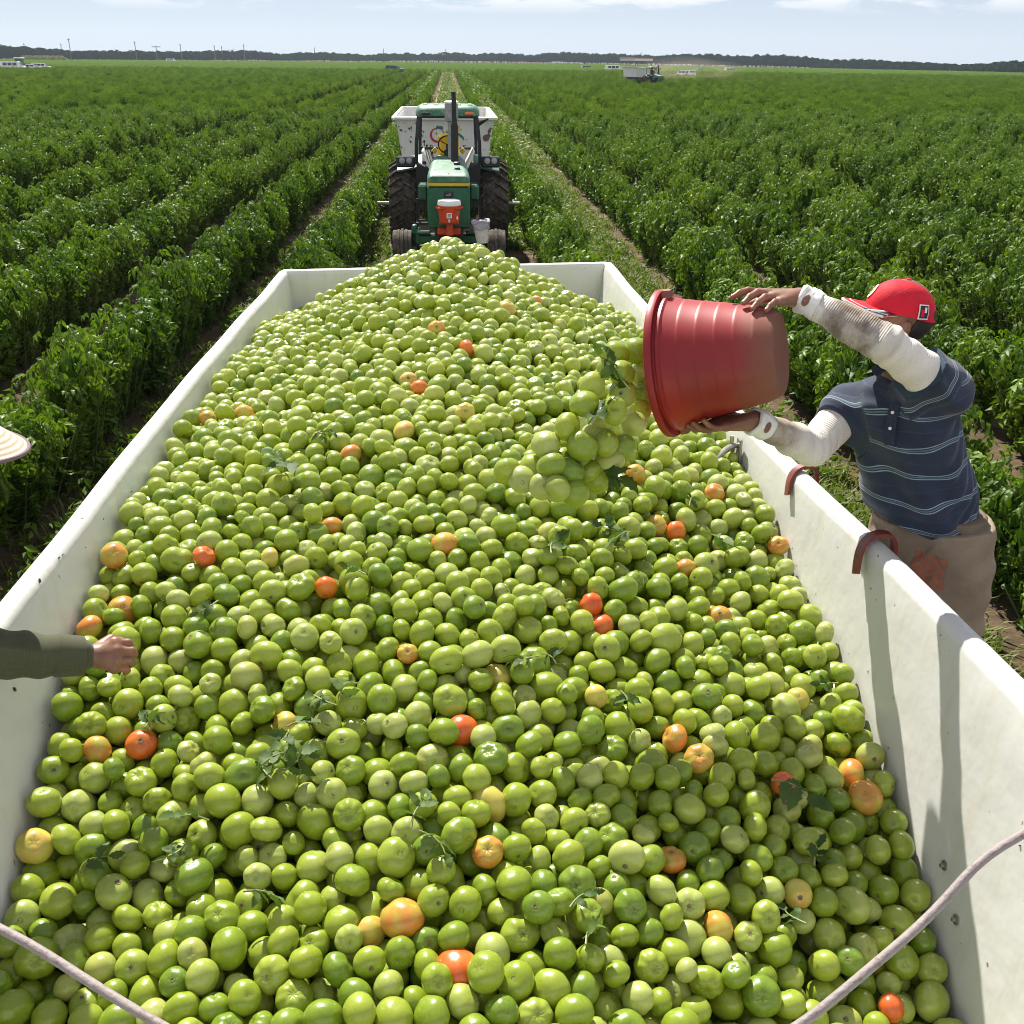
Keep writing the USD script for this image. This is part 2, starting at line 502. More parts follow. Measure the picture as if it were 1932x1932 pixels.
solo('field_margin', ribbon([(-900, 640), (-300, 640), (0, 740), (160, 700), (420, 520), (700, 420)], 26, 0.15, 0.02, 5), 'drygrass', 'dry pale grass margin between the crop and the treeline', 'field margin', kind='structure')

# --- tomato plants
def leaflet(L, w, droop, rg, fine=True):
    """folded, pointed leaflet along +x, 6 or 2 faces"""
    if fine:
        x = np.array([0, 0.35, 0.7, 1.0]) * L
        hw = np.array([0.12, 1.0, 0.62, 0.0]) * w / 2
        z = -droop * (x / L) ** 1.7 * L
        v = []
        for k in range(4):
            v += [(x[k], 0, z[k]), (x[k] - 0.05 * L, hw[k], z[k] + 0.35 * hw[k]), (x[k] - 0.05 * L, -hw[k], z[k] + 0.35 * hw[k])]
        f = []
        for k in range(2):
            a, b = 3 * k, 3 * k + 3
            f += [[a, b, b + 1], [a, b + 1, a + 1], [a, b + 2, b], [a, a + 2, b + 2]]
        f += [[6, 9, 7], [6, 8, 9]]
        return np.array(v), np.array(f)
    v = np.array([(0, 0, 0), (0.45 * L, w / 2, -0.2 * droop * L), (L, 0, -droop * L), (0.45 * L, -w / 2, -0.2 * droop * L)])
    return v, np.array([[0, 2, 1], [0, 3, 2]])

def euler(yaw, pitch, roll):
    cy, sy, cp, sp, cr, sr = math.cos(yaw), math.sin(yaw), math.cos(pitch), math.sin(pitch), math.cos(roll), math.sin(roll)
    return np.array([[cy, -sy, 0], [sy, cy, 0], [0, 0, 1]]) @ np.array([[cp, 0, sp], [0, 1, 0], [-sp, 0, cp]]) @ np.array([[1, 0, 0], [0, cr, -sr], [0, sr, cr]])

def compound(rg, L=0.24, fine=True):
    """one tomato leaf: a drooping rib with pairs of hanging leaflets"""
    vs, fs, o = [], [], 0
    def add(v, f):
        nonlocal o
        vs.append(v); fs.append(f + o); o += len(v)
    drp = rg.uniform(0.5, 1.3)
    def rib(t):
        return V(L * t * (1 - 0.18 * t * t), 0, 0.1 * L * math.sin(2.2 * t) - drp * 0.42 * L * t * t)
    for t in ((0.36, 0.66, 1.0) if fine else (0.5, 1.0)):
        sides = (0,) if t == 1.0 else (-1, 1)
        for s in sides:
            l = L * rg.uniform(0.40, 0.55) * (1.15 if s == 0 else 1.0)
            v, f = leaflet(l, l * rg.uniform(0.42, 0.58), rg.uniform(0.25, 0.8), rg, fine)
            m = euler(s * rg.uniform(0.8, 1.2), rg.uniform(0.15, 0.75) + 0.5 * drp * t * (s == 0), rg.uniform(-0.5, 0.5))
            add(v @ m.T + rib(t), f)
    return np.vstack(vs), np.vstack(fs)

def plant(seed, n, L, fine, h=1.26, w=0.345, ln=0.39):
    """a staked tomato bush: leaves on a rounded shell, denser and paler shoots on the crown, a few inside"""
    rg = np.random.default_rng(seed)
    lib = [compound(rg, L, fine) for _ in range(7)]
    vs, fs, o = [], [], 0
    for k in range(n):
        a = rg.uniform(0, 2 * np.pi)
        e = math.acos(rg.uniform(-0.75, 1.0))            # from the top down the sides
        rr = rg.uniform(0.80, 1.06) if rg.random() < 0.82 else rg.uniform(0.3, 0.75)
        d = V(math.sin(e) * math.cos(a), math.sin(e) * math.sin(a), math.cos(e))
        bump = 1 + 0.16 * math.sin(3 * a + seed) * math.sin(2.5 * e + seed) + rg.normal(0, 0.05)
        c = V(d[0] * ln, d[1] * w * 0.92, 0) * rr * bump
        c[2] = 0.48 * h + d[2] * 0.50 * h * rr * bump
        zz = c[2] / h
        c[1] *= np.interp(zz, [0, .2, .5, .75, 1.0], [.42, .55, .82, 1.04, .95])
        if c[2] < 0.05:
            c[2] = rg.uniform(0.05, 0.3)
        v, f = lib[rg.integers(7)]
        yaw = math.atan2(d[1], d[0]) + rg.normal(0, 0.7)
        pitch = 1.30 - 1.25 * max(d[2], 0) + rg.normal(0, 0.25)      # positive pitch points the leaf down
        m = euler(yaw, pitch, rg.normal(0, 0.4))
        s = rg.uniform(0.7, 1.12) * (0.8 if d[2] > 0.75 else 1.0)
        vs.append((v * s) @ m.T + c - m @ V(0.35 * L * s, 0, 0)); fs.append(f + o); o += len(v)
    return trimesh.Trimesh(np.vstack(vs), np.vstack(fs), process=False)

def stems(seed):
    rg = np.random.default_rng(seed)
    ms = []
    for k in range(4):
        a = rg.uniform(-0.28, 0.28, 2)
        ms.append(cyl((a[0] * 0.5, a[1] * 0.5, 0), (a[0] * 1.3, a[1] * 1.3, 0.75), 0.010, 0.006, 5, False))
    return cat(ms)

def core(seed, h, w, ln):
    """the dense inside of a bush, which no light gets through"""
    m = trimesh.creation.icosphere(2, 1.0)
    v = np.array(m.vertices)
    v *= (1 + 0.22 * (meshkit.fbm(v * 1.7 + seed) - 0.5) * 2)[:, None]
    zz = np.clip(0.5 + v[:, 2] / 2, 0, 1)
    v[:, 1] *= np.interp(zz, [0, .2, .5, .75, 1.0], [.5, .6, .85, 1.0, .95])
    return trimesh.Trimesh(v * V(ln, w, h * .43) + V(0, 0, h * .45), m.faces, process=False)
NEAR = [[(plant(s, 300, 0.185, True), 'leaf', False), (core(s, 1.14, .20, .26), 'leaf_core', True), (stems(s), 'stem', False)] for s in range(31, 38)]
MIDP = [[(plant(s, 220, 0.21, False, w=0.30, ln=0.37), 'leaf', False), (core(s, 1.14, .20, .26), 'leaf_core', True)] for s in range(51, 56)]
def segment(seed):
    """three bushes grown together, for the distance"""
    ms = []
    rg = np.random.default_rng(seed)
    for k in range(3):
        p = plant(seed * 7 + k, 100, 0.26, False, h=1.22 * rg.uniform(0.74, 1.10), w=0.275, ln=0.40)
        p.apply_translation((0, 0, 0)); p.apply_transform(mtx((0.70 * (k - 1), 0, 0)))
        ms.append(p)
    return cat(ms)
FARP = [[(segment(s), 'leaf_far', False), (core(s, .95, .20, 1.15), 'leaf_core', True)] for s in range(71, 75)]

def row_points(x0, y0, y1, rg, z=0.0):
    """positions of bushes of one row: near single bushes, far groups of three"""
    out = []
    y = y0
    while y < y1:
        lod = 0 if y < 23 else (1 if y < 62 else 2)
        st = 0.60 if lod < 2 else 2.0
        if in_view(x0, y):
            hs = rg.uniform(0.80, 1.10) * (0.94 + 0.10 * math.sin(y * 1.9 + x0 * 7))
            if rg.random() < 0.012:
                hs *= 0.72
            out.append((x0 + rg.normal(0, 0.05), y + rg.normal(0, 0.07), lod, hs))
        y += st * rg.uniform(0.86, 1.14)
    return out

def in_view(x, y):
    return -(y * 0.43 + 3.2) < x < y * 0.57 + 3.4

def row_instances(pts, rg):
    pos, idx, ang, sc = [], [], [], []
    for x, y, lod, hs in pts:
        z = float(land(x, y))
        pos.append((x, y, z + 0.01))
        k = rg.integers(7) if lod == 0 else (7 + rg.integers(5) if lod == 1 else 12 + rg.integers(4))
        idx.append(k)
        a = math.pi / 2 + (math.pi if rg.random() < 0.5 else 0) + rg.normal(0, 0.12 if lod < 2 else 0.02)
        ang.append(a)
        wx = rg.uniform(0.92, 1.1)
        sc.append((wx, rg.uniform(0.9, 1.12), hs))
    return pos, idx, ang, sc

def field_rows(name, parent, pts, rg):
    pos, idx, ang, sc = row_instances(pts, rg)
    idx = np.array(idx)
    used = sorted(set(idx.tolist()))
    allp = NEAR + MIDP + FARP
    instancer(name, parent, [allp[k] for k in used], pos, [used.index(k) for k in idx], zquat(ang), sc)

WORDS = ['first', 'second', 'third', 'fourth', 'fifth', 'sixth', 'seventh', 'eighth', 'ninth', 'tenth']
LEFT = [-1.85, -3.50, -5.32, -7.04, -8.76, -11.8, -13.52, -15.24, -16.96]
RIGHT = [1.78, 3.90, 5.66, 7.42, 9.18, 11.8, 13.52, 15.24, 16.96]
rg = np.random.default_rng(5)
for side, xs_ in (('left', LEFT), ('right', RIGHT)):
    for k, x in enumerate(xs_):
        lab = '%s leafy green tomato row counted from the white truck bin on the %s side' % (WORDS[k], side)
        t = thing('tomato_plant_row', lab, 'crop row', group=None)
        y0 = (2.0 if abs(x) > 2.2 else 7.5)
        field_rows('foliage', t, row_points(x, y0, 285, rg), rg)
# the rest of the field, which reads as one mass
pts = []
for s, x in ((-1, LEFT[-1] - 1.72), (1, RIGHT[-1] + 1.72)):
    k = 5
    while abs(x) < 165:
        pts += row_points(x, 2.0, 285, rg)
        x += s * (1.72 if k % 6 else 3.1)
        k += 1
crop = thing('tomato_crop', 'wide green tomato field beyond the nearest rows', 'crop', kind='stuff')
field_rows('plants', crop, pts, rg)
# beyond 285 m: the canopy as a ridged sheet of leaves
def canopy(X, Y):
    P = np.stack([X * 0.9, Y * 0.16, 0 * X], -1).reshape(-1, 3)
    n = meshkit.fbm(P).reshape(X.shape)
    return land(X, Y) + (0.62 + 0.38 * np.cos(2 * np.pi * X / 1.64 * 0.5) ** 2 + 0.36 * n) * np.clip((Y - 300.9) / 2.4, 0, 1)
xs_ = np.arange(-330, 470, 1.1); ys_ = np.r_[np.arange(301, 420, 2.5), np.arange(420, 735, 7)]
cm = grid(xs_, ys_, canopy)
cc = cm.triangles_center
keep = (cc[:, 0] < cc[:, 1] * 0.6 + 6) & (cc[:, 0] > -cc[:, 1] * 0.46 - 6)
bound = np.interp(cc[:, 0], [-900, -300, 0, 160, 420, 700], [626, 626, 724, 686, 506, 406])
cm.update_faces(keep & (cc[:, 1] < bound)); cm.remove_unreferenced_vertices()
mat('canopy', {
    'g': ('geometry', {}), 'mp': ('mapping', {'scale': (1.3, 0.35, 2)}), 'n': ('noise_texture', {'scale': 1.0, 'detail': 6, 'roughness': 0.7}),
    'r': ('rgb_ramp', {'ramp': [(0.3, (0.030, 0.058, 0.010)), (0.7, (0.080, 0.130, 0.020))]}),
    'b': ('bump', {'strength': 1.0, 'distance': 0.4}), 'p': ('principled_bsdf', {'roughness': 0.9, 'specular_ior_level': 0.0}),
}, [('g.position', 'mp.vector'), ('mp.vector', 'n.vector'), ('n.fac', 'r.fac'), ('r.color', 'p.base_color'), ('n.fac', 'b.height'), ('b.normal', 'p.normal')])
part('canopy', cm, 'canopy', crop, smooth=True, kind='stuff')

# grass and weeds in the lanes
def tuft(seed, n=26, h=0.16, sp=0.14):
    rg = np.random.default_rng(seed); vs, fs = [], []
    for k in range(n):
        a = rg.uniform(0, 6.28); p = rg.normal(0, sp / 2, 2); l = h * rg.uniform(0.5, 1.2); w = rg.uniform(0.004, 0.009) * 1.3
        d = V(math.cos(a), math.sin(a)); q = V(-d[1], d[0]); ln = rg.uniform(0.25, 0.9)
        b = len(vs)
        vs += [(*(p + q * w), 0), (*(p - q * w), 0), (*(p + d * l * ln * 0.4 + q * w * 0.8), l * 0.6), (*(p + d * l * ln * 0.4 - q * w * 0.8), l * 0.6), (*(p + d * l * ln), l * (1 - 0.3 * ln))]
        fs += [[b, b + 1, b + 3], [b, b + 3, b + 2], [b + 2, b + 3, b + 4]]
    return trimesh.Trimesh(np.array(vs), np.array(fs), process=False)
TUFT = [[(tuft(s), 'grass', False)] for s in (1, 2, 3)] + [[(plant(95, 9, 0.16, False, h=0.16, w=0.16, ln=0.16), 'leaf', False)]]
gp, gi, ga, gs = [], [], [], []
def sow(n, fx, y0, y1, p_weed, s0=0.7, s1=1.4, pw=1.6):
    for _ in range(n):
        y = y0 + (y1 - y0) * rg.random() ** pw
        x = fx(y)
        gp.append((x, y, float(land(x, y)) + 0.02)); gi.append(3 if rg.random() < p_weed else int(rg.integers(3)))
        ga.append(rg.uniform(0, 6.28)); k = rg.uniform(s0, s1) * (1 if y < 40 else 1.8); gs.append((k, k, k * rg.uniform(0.7, 1.1)))
sow(4600, lambda y: 3.02 + rg.normal(0, 0.24), 4, 120, 0.16)
sow(1000, lambda y: -2.72 + rg.normal(0, 0.2), 16, 120, 0.3)
sow(620, lambda y: -2.85 + rg.normal(0, 0.2), 2, 16, 0.8)
sow(3800, lambda y: rg.uniform(-0.62, 0.58), 27, 290, 0.12, 1.0, 1.9, 1.5)
sow(900, lambda y: -0.1 + rg.normal(0, 0.9), 9, 20, 0.3)
sow(800, lambda y: -1.35 + rg.normal(0, 0.25), 8, 60, 0.3)
sow(900, lambda y: 1.25 + rg.normal(0, 0.18), 22, 120, 0.3)
sow(2600, lambda y: 3.1 + rg.normal(0, 0.4), 100, 290, 0.3, 1.6, 2.6, 1.2)
sow(1600, lambda y: -2.75 + rg.normal(0, 0.3), 100, 290, 0.3, 1.6, 2.6, 1.2)
gr = thing('grass', 'grass and low weeds growing in the lanes between the rows', 'grass', kind='stuff')
instancer('tufts', gr, TUFT, gp, gi, zquat(ga), gs)
# pale sandy bare spots in the lane right of the bin
for k, (x, y, a, b) in enumerate([(3.15, 11.2, .22, .7), (3.2, 9.6, .18, .55), (3.25, 13.4, .16, .5), (4.85, 5.6, .18, .6), (3.0, 17.0, .16, .6), (4.8, 10.6, .12, .4), (-2.8, 9.2, .2, .7), (-2.95, 6.4, .12, .8), (-1.2, 14.5, .3, 2.2), (-1.15, 18.0, .25, 1.5), (3.3, 7.6, .2, .5)]):
    ang = np.linspace(0, 2 * np.pi, 22, endpoint=False)
    rr = 1 + 0.25 * np.sin(3 * ang + k) + 0.15 * np.sin(5 * ang + 2 * k)
    v = np.c_[x + a * rr * np.cos(ang), y + b * rr * np.sin(ang), np.full(22, 0.052)]
    v = np.vstack([v, (x, y, 0.075)])
    f = [[j, (j + 1) % 22, 22] for j in range(22)]
    solo('sand_patch', trimesh.Trimesh(v, f, process=False), 'sand', 'bare pale sand patches in the lanes between rows', 'sand', kind='structure')

# ------------------------------------------------------------------ the far edge: wood, single trees, palms, poles
leafy('wood_leaf', (0.010, 0.026, 0.016), (0.024, 0.046, 0.024), rough=0.9, trans=0.1, spec=0.0)
leafy('palm_leaf', (0.02, 0.045, 0.012), (0.05, 0.09, 0.02), rough=0.5, trans=0.2)
leafy('reed_leaf', (0.16, 0.16, 0.07), (0.30, 0.28, 0.13), rough=0.8, trans=0.2, spec=0.1)
plain('bark', (0.10, 0.085, 0.07), 0.9, vary=0.3)
plain('pole_wood', (0.16, 0.14, 0.125), 0.85, vary=0.2)

def px_ray(px, py):
    d = FWD + (px - 966) / 2050 * RGT - (py - 966) / 2050 * UPV
    return d
def px_at(px, py, y):
    d = px_ray(px, py)
    return EYE + d * ((y - EYE[1]) / d[1])

def clump_mesh(seed, n, rx, ry, rz, s):
    rg = np.random.default_rng(seed)
    d = rg.normal(size=(n, 3)); d /= np.linalg.norm(d, axis=1, keepdims=True)
    d[:, 2] = np.abs(d[:, 2]) * 1.0 - 0.15
    lob = 1 + 0.22 * np.sin(d[:, 0] * 4 + seed) * np.cos(d[:, 2] * 5 + seed) + rg.normal(0, 0.08, n)
    c = d * V(rx, ry, rz) * lob[:, None]
    vs = np.empty((n, 4, 3)); 
    for k in range(n):
        m = euler(rg.uniform(0, 6.28), rg.uniform(-1, 1), rg.uniform(-1, 1))
        q = np.array([(-s, 0, 0), (0, -s * .7, 0.2 * s), (s, 0, 0), (0, s * .7, .2 * s)]) * rg.uniform(0.6, 1.2)
        vs[k] = q @ m.T + c[k]
    i = np.arange(n) * 4
    f = np.vstack([np.stack([i, i + 1, i + 2], 1), np.stack([i, i + 2, i + 3], 1)])
    return trimesh.Trimesh(vs.reshape(-1, 3), f, process=False)

TREEC = [[(clump_mesh(s, 420, 3.6, 3.2, 3.4, 0.62), 'wood_leaf', False), (cyl((0, 0, -4), (0, 0, 1), .25, .12, 6), 'bark', False)] for s in (3, 5, 8, 13)]
# skyline of the wood as measured angles: (bearing as pixel column of the photograph, distance, crown top above eye level)
sky_px = [0, 40, 100, 135, 200, 260, 340, 440, 470, 520, 593, 700, 760, 840, 900, 945, 1000, 1056, 1131, 1166, 1226, 1336, 1381, 1476, 1516, 1566, 1616, 1691, 1766, 1841, 1916, 2000]
sky_top = [88, 90, 95, 99, 97.5, 98, 99.5, 97, 98, 103, 100.5, 104, 102.5, 101.5, 103.5, 102, 105, 100, 104, 103.5, 106.5, 103.5, 107.5, 105.5, 109.5, 115.5, 114.5, 117.5, 121, 123, 117.5, 120]
sky_y = lambda px: np.interp(px, [0, 150, 480, 850, 1100, 1500, 1932], [655, 690, 800, 960, 900, 760, 560])
wp, wi, wa, ws = [], [], [], []
rg = np.random.default_rng(17)
px = -40.0
while px < 1990:
    for layer in range(3):
        y = float(sky_y(px)) + layer * 9 + rg.uniform(-3, 3)
        top = px_at(px, np.interp(px, sky_px, sky_top) + rg.uniform(-2.0, 2.0), y)
        z0 = float(land(top[0], y))
        h = max(top[2] - z0, 2.5)
        if layer == 0:
            h *= rg.uniform(0.62, 0.92)
        wp.append((top[0] + rg.uniform(-2, 2), y, z0 + h * 0.42)); wi.append(int(rg.integers(4))); wa.append(rg.uniform(0, 6.28))
        ws.append((1.15, 1.15, h * 0.60 / 3.4))
    px += rg.uniform(4.5, 7.5)
wood = thing('treeline', 'dark blue green wood along the horizon', 'treeline', kind='stuff')
instancer('trees', wood, TREEC, wp, wi, zquat(wa), ws)

REEDS = [[(clump_mesh(21, 200, 2.6, 2.0, 1.6, 0.4), 'reed_leaf', False)]]
rp = []
for px in np.arange(95, 233, 5.0):
    p = px_at(px / 1.0, 116, 600); rp.append((p[0], 600 + rg.uniform(-4, 4), float(land(p[0], 600)) + 1.2))
reeds = [px_at(q * 0.4971, 117, 618) for q in np.arange(98, 235, 4.0)]
rt = thing('reed_bank', 'olive straw bank of tall reeds below the trees at far left', 'reeds', kind='stuff')
instancer('clumps', rt, REEDS, [(p[0], 618 + rg.uniform(-3, 3), float(land(p[0], 618)) + 1.1) for p in reeds], [0] * len(reeds), zquat(rg.uniform(0, 6, len(reeds))), [1.0] * len(reeds))

def palm(base, h, label, seed, n=11, fl=2.0):
    rg = np.random.default_rng(seed)
    t = thing('palm_tree', label, 'palm tree', mtx(base))
    part('trunk', tube([(0, 0, 0), (.1, 0, h * .5), (.05, 0, h)], [.22, .16, .13], 7), 'bark', t)
    vs = []
    for k in range(n):
        a = 6.28 * k / n + rg.normal(0, .2); up = rg.uniform(-.3, .9)
        d = V(math.cos(a), math.sin(a), 0)
        p = [V(0.05, 0, h) + d * fl * s + V(0, 0, up * s * fl * .8 - 1.5 * fl * .5 * s * s) for s in np.linspace(0, 1, 6)]
        vs.append(strip(p, 0.55, 0.03, up=np.cross(d, V(0, 0, 1))))
    part('crown', cat(vs), 'palm_leaf', t, smooth=False)
def palm_px(px, top, y, label, seed, fl):
    p = px_at(px, top, y); g = float(land(p[0], y))
    palm((p[0], y, g), p[2] - g - 0.3, label, seed, fl=fl)
palm_px(436, 92.5, 790, 'ragged palm rising above the wood left of the tractor, highest of the far palms', 1, 2.6)
palm_px(818, 100.5, 950, 'small palm above the wood above the tractor, left of a pair', 2, 2.2)
palm_px(827, 100, 950, 'middle small palm above the wood above the tractor', 3, 2.2)
palm_px(837.5, 101.5, 950, 'small palm above the wood above the tractor, rightmost of three', 4, 2.0)

poles = [(128.7, 72.2, 485, 0, 'tall leaning wooden utility pole standing at the field edge, farthest left of the near ones', .030), (114.4, 82.2, 760, 0, 'faint thin utility pole just left of the tall leaning pole', 0),
         (44.7, 81.6, 700, 0, 'thin utility pole above the trees at the far left', 0), (253.6, 78.1, 590, 0, 'wooden utility pole in front of the wood, second tall one from the left', .02),
         (294, 86.2, 690, 1, 'utility pole with a wide crossarm in front of the wood', 0), (339.5, 83, 665, 0, 'utility pole just right of the crossarm pole', .02),
         (403.8, 85.4, 760, 0, 'utility pole just left of the palm, left one of a pair', 0), (417.8, 87, 780, 0, 'utility pole just left of the palm, right one of a pair', 0),
         (459.5, 83.8, 760, 0, 'utility pole just right of the palm', 0), (482, 93.5, 860, 0, 'short far utility pole second right of the palm', 0), (593, 89.6, 900, 0, 'lone utility pole above the wood left of the dark car', 0),
         (723.2, 91.6, 950, 0, 'lone utility pole above the wood near the dark car', 0), (841, 92.7, 980, 0, 'utility pole above the wood straight above the tractor', 0),
         (945, 97.9, 960, 0, 'faint utility pole right of the tractor above the wood', 0), (1209.7, 99, 900, 0, 'faint utility pole above the far green tractor', 0)]
for px, top, y, arm, lab, lean in poles:
    p = px_at(px, top, y); g = float(land(p[0], y)); h = p[2] - g
    t = thing('utility_pole', lab, 'utility pole', mtx((p[0], y, g)))
    w = max(0.16, y * 0.00032)
    part('post', cyl((lean * h, 0, 0), (0, 0, h), w * 1.1, w * 0.8, 8), 'pole_wood', t)
    if arm:
        part('crossarm', box((0, 0, h - 0.6), (5.0, 0.3, 0.35), 0.03), 'pole_wood', t)
    elif y < 800:
        part('crossarm', box((0, 0, h - 0.5), (0.9, 0.25, 0.25), 0.03), 'pole_wood', t)

# ------------------------------------------------------------------ the white bin in the foreground, on its trailer
RIM = 2.22
YR = [-1, 1.0, 2.18, 2.57, 3.0, 3.57, 4.12, 6.42, 7.8]; XR_ = [1.36, 1.37, 1.352, 1.33, 1.308, 1.261, 1.212, 1.183, 1.153]
YL = [-1, 2.6, 4.3, 7.5]; XL_ = [-1.20, -1.214, -1.222, -1.168]
def xr(y): return np.interp(y, YR, XR_)
def xl(y): return np.interp(y, YL, XL_)
mat('bin_plastic', {
    'tc': ('texture_coordinate', {}), 'n': ('noise_texture', {'scale': 1.4, 'detail': 4}), 'm1': ('mapping', {'scale': (5, 5, 1.2)}), 'st': ('noise_texture', {'scale': 2.2, 'detail': 8, 'roughness': 0.7}),
    'sp': ('noise_texture', {'scale': 34.0, 'detail': 3, 'roughness': 0.5}), 'sr': ('rgb_ramp', {'ramp': [(0.712, (0, 0, 0)), (0.745, (0.8, 0.8, 0.8))]}),
    'r': ('rgb_ramp', {'ramp': [(0.3, (0.56, 0.555, 0.53)), (0.7, (0.635, 0.63, 0.61))]}),
    'str': ('rgb_ramp', {'ramp': [(0.52, (0, 0, 0)), (0.78, (0.65, 0.65, 0.65))]}),
    'd1': ('mix_color', {'b': (0.50, 0.46, 0.35)}), 'd2': ('mix_color', {'b': (0.10, 0.085, 0.06)}),
    'bn': ('noise_texture', {'scale': 7.0, 'detail': 3}), 'b': ('bump', {'strength': 0.25, 'distance': 0.02}),
    'p': ('principled_bsdf', {'roughness': 0.40, 'specular_ior_level': 0.4}),
}, [('tc.object', 'n.vector'), ('tc.object', 'm1.vector'), ('m1.vector', 'st.vector'), ('tc.object', 'sp.vector'), ('sp.fac', 'sr.fac'), ('n.fac', 'r.fac'), ('st.fac', 'str.fac'), ('r.color', 'd1.a'), ('str.color', 'd1.fac'),
    ('d1.result', 'd2.a'), ('sr.color', 'd2.fac'), ('d2.result', 'p.base_color'), ('tc.object', 'bn.vector'), ('bn.fac', 'b.height'), ('b.normal', 'p.normal')])
plain('dark_steel', (0.05, 0.05, 0.05), 0.55, metal=0.3, vary=0.3)
plain('grey_steel', (0.32, 0.31, 0.29), 0.42, metal=0.7, vary=0.25, dirt=(0.16, 0.10, 0.06), dirt_at=(0.55, 0.75), scale=14)
plain('rust_red', (0.16, 0.030, 0.018), 0.45, spec=0.5, vary=0.3, scale=20, dirt=(0.06, 0.025, 0.018), dirt_at=(0.5, 0.7))
plain('rubber', (0.022, 0.021, 0.020), 0.8, spec=0.25, vary=0.2, scale=8, dirt=(0.12, 0.095, 0.065), dirt_at=(0.5, 0.78), bump=0.2)
plain('bin_scuff', (0.05, 0.045, 0.04), 0.8, vary=0.3)
plain('deck_paint', (0.20, 0.05, 0.035), 0.6, vary=0.2, dirt=(0.12, 0.09, 0.06))

from shapely.geometry import Polygon
def rim_loop():
    yy = np.arange(0.35, 7.5, 0.25)
    pts = [(xl(y), y) for y in yy] + [(xl(7.52), 7.52), (xr(7.80), 7.80)] + [(xr(y), y) for y in yy[::-1]]
    p = Polygon(pts).buffer(-0.05).buffer(0.05, quad_segs=5)
    L = p.exterior
    n = 300
    base = np.array([L.interpolate(k / n, normalized=True).coords[0] for k in range(n)])
    t = np.roll(base, -1, 0) - np.roll(base, 1, 0); t /= np.linalg.norm(t, axis=1, keepdims=True)
    nr = np.stack([t[:, 1], -t[:, 0]], 1)
    if np.sum((base - base.mean(0)) * nr) > 0:
        nr = -nr
    return base, nr            # nr points inwards
LOOP, LOOPN = rim_loop()
SECT = [(0.17, 1.06), (0.075, 2.08), (0.058, 2.105), (0.012, 2.108), (0.002, 2.125), (0.0, 2.17), (0.006, 2.198), (0.016, 2.213), (0.030, 2.219), (0.048, 2.218), (0.064, 2.211), (0.076, 2.190), (0.088, 2.10), (0.215, 1.13), (0.24, 1.10)]
def wob(z):
    return 0.004 * np.sin(LOOP[:, 1] * 2.1 + LOOP[:, 0]) * max(0, 1 - abs(z - RIM) / 0.9) + 0.003 * np.sin(LOOP[:, 1] * 5.3 + 2 * LOOP[:, 0]) * (z > 2.05)
rings = [np.c_[LOOP + LOOPN * (o + wob(z))[:, None], np.full(len(LOOP), z) + (0.004 * np.sin(LOOP[:, 1] * 1.7) if z > 2.05 else 0)] for o, z in SECT]
shell = loft(rings, cap=False)
shell.fix_normals()
trailer = thing('bin_trailer', 'long white plastic truck bin filled with green tomatoes in the foreground', 'trailer')
part('bin_shell', shell, 'bin_plastic', trailer, smooth=50)
part('bin_floor', cat([box((0.05, 4.0, 1.09), (2.3, 7.2, 0.03))]), 'bin_plastic', trailer)
part('chassis', cat([box((s * 0.5, 4.0, 0.92), (0.14, 7.4, 0.24), 0.01) for s in (-1, 1)] + [box((0, y, 0.93), (2.3, 0.1, 0.2), 0.01) for y in (0.6, 2.2, 4, 5.6, 7.3)]), 'deck_paint', trailer)
for s in (-1, 1):
    part('side_step', box((s * 1.62 + 0.06, 3.2, 1.20), (0.62, 6.4, 0.06), 0.01), 'deck_paint', trailer)
    part('step_bracket', cat([box((s * 1.35 + 0.06, y, 1.06), (0.9, 0.07, 0.18), 0.01) for y in (0.5, 2.4, 4.3, 6.2)]), 'deck_paint', trailer)
    for y in (2.2, 5.9):
        w = part('wheel', revolve(V(s * 0.98, y, 0.45), (-s, 0, 0), [(-.13, .25), (-.13, .40), (-.10, .44), (0, .45), (.10, .44), (.13, .40), (.13, .25)], 28), 'rubber', trailer)
        part('rim', revolve(V(s * 0.98, y, 0.45), (-s, 0, 0), [(-.11, .05), (-.12, .24), (.12, .24), (.08, .05)], 20), 'grey_steel', w)
part('axle', cat([cyl((-.95, y, .45), (.95, y, .45), .05) for y in (2.2, 5.9)] + [box((s * .5, y, .64), (.12, .5, .36), .02) for s in (-1, 1) for y in (2.2, 5.9)]), 'dark_steel', trailer)
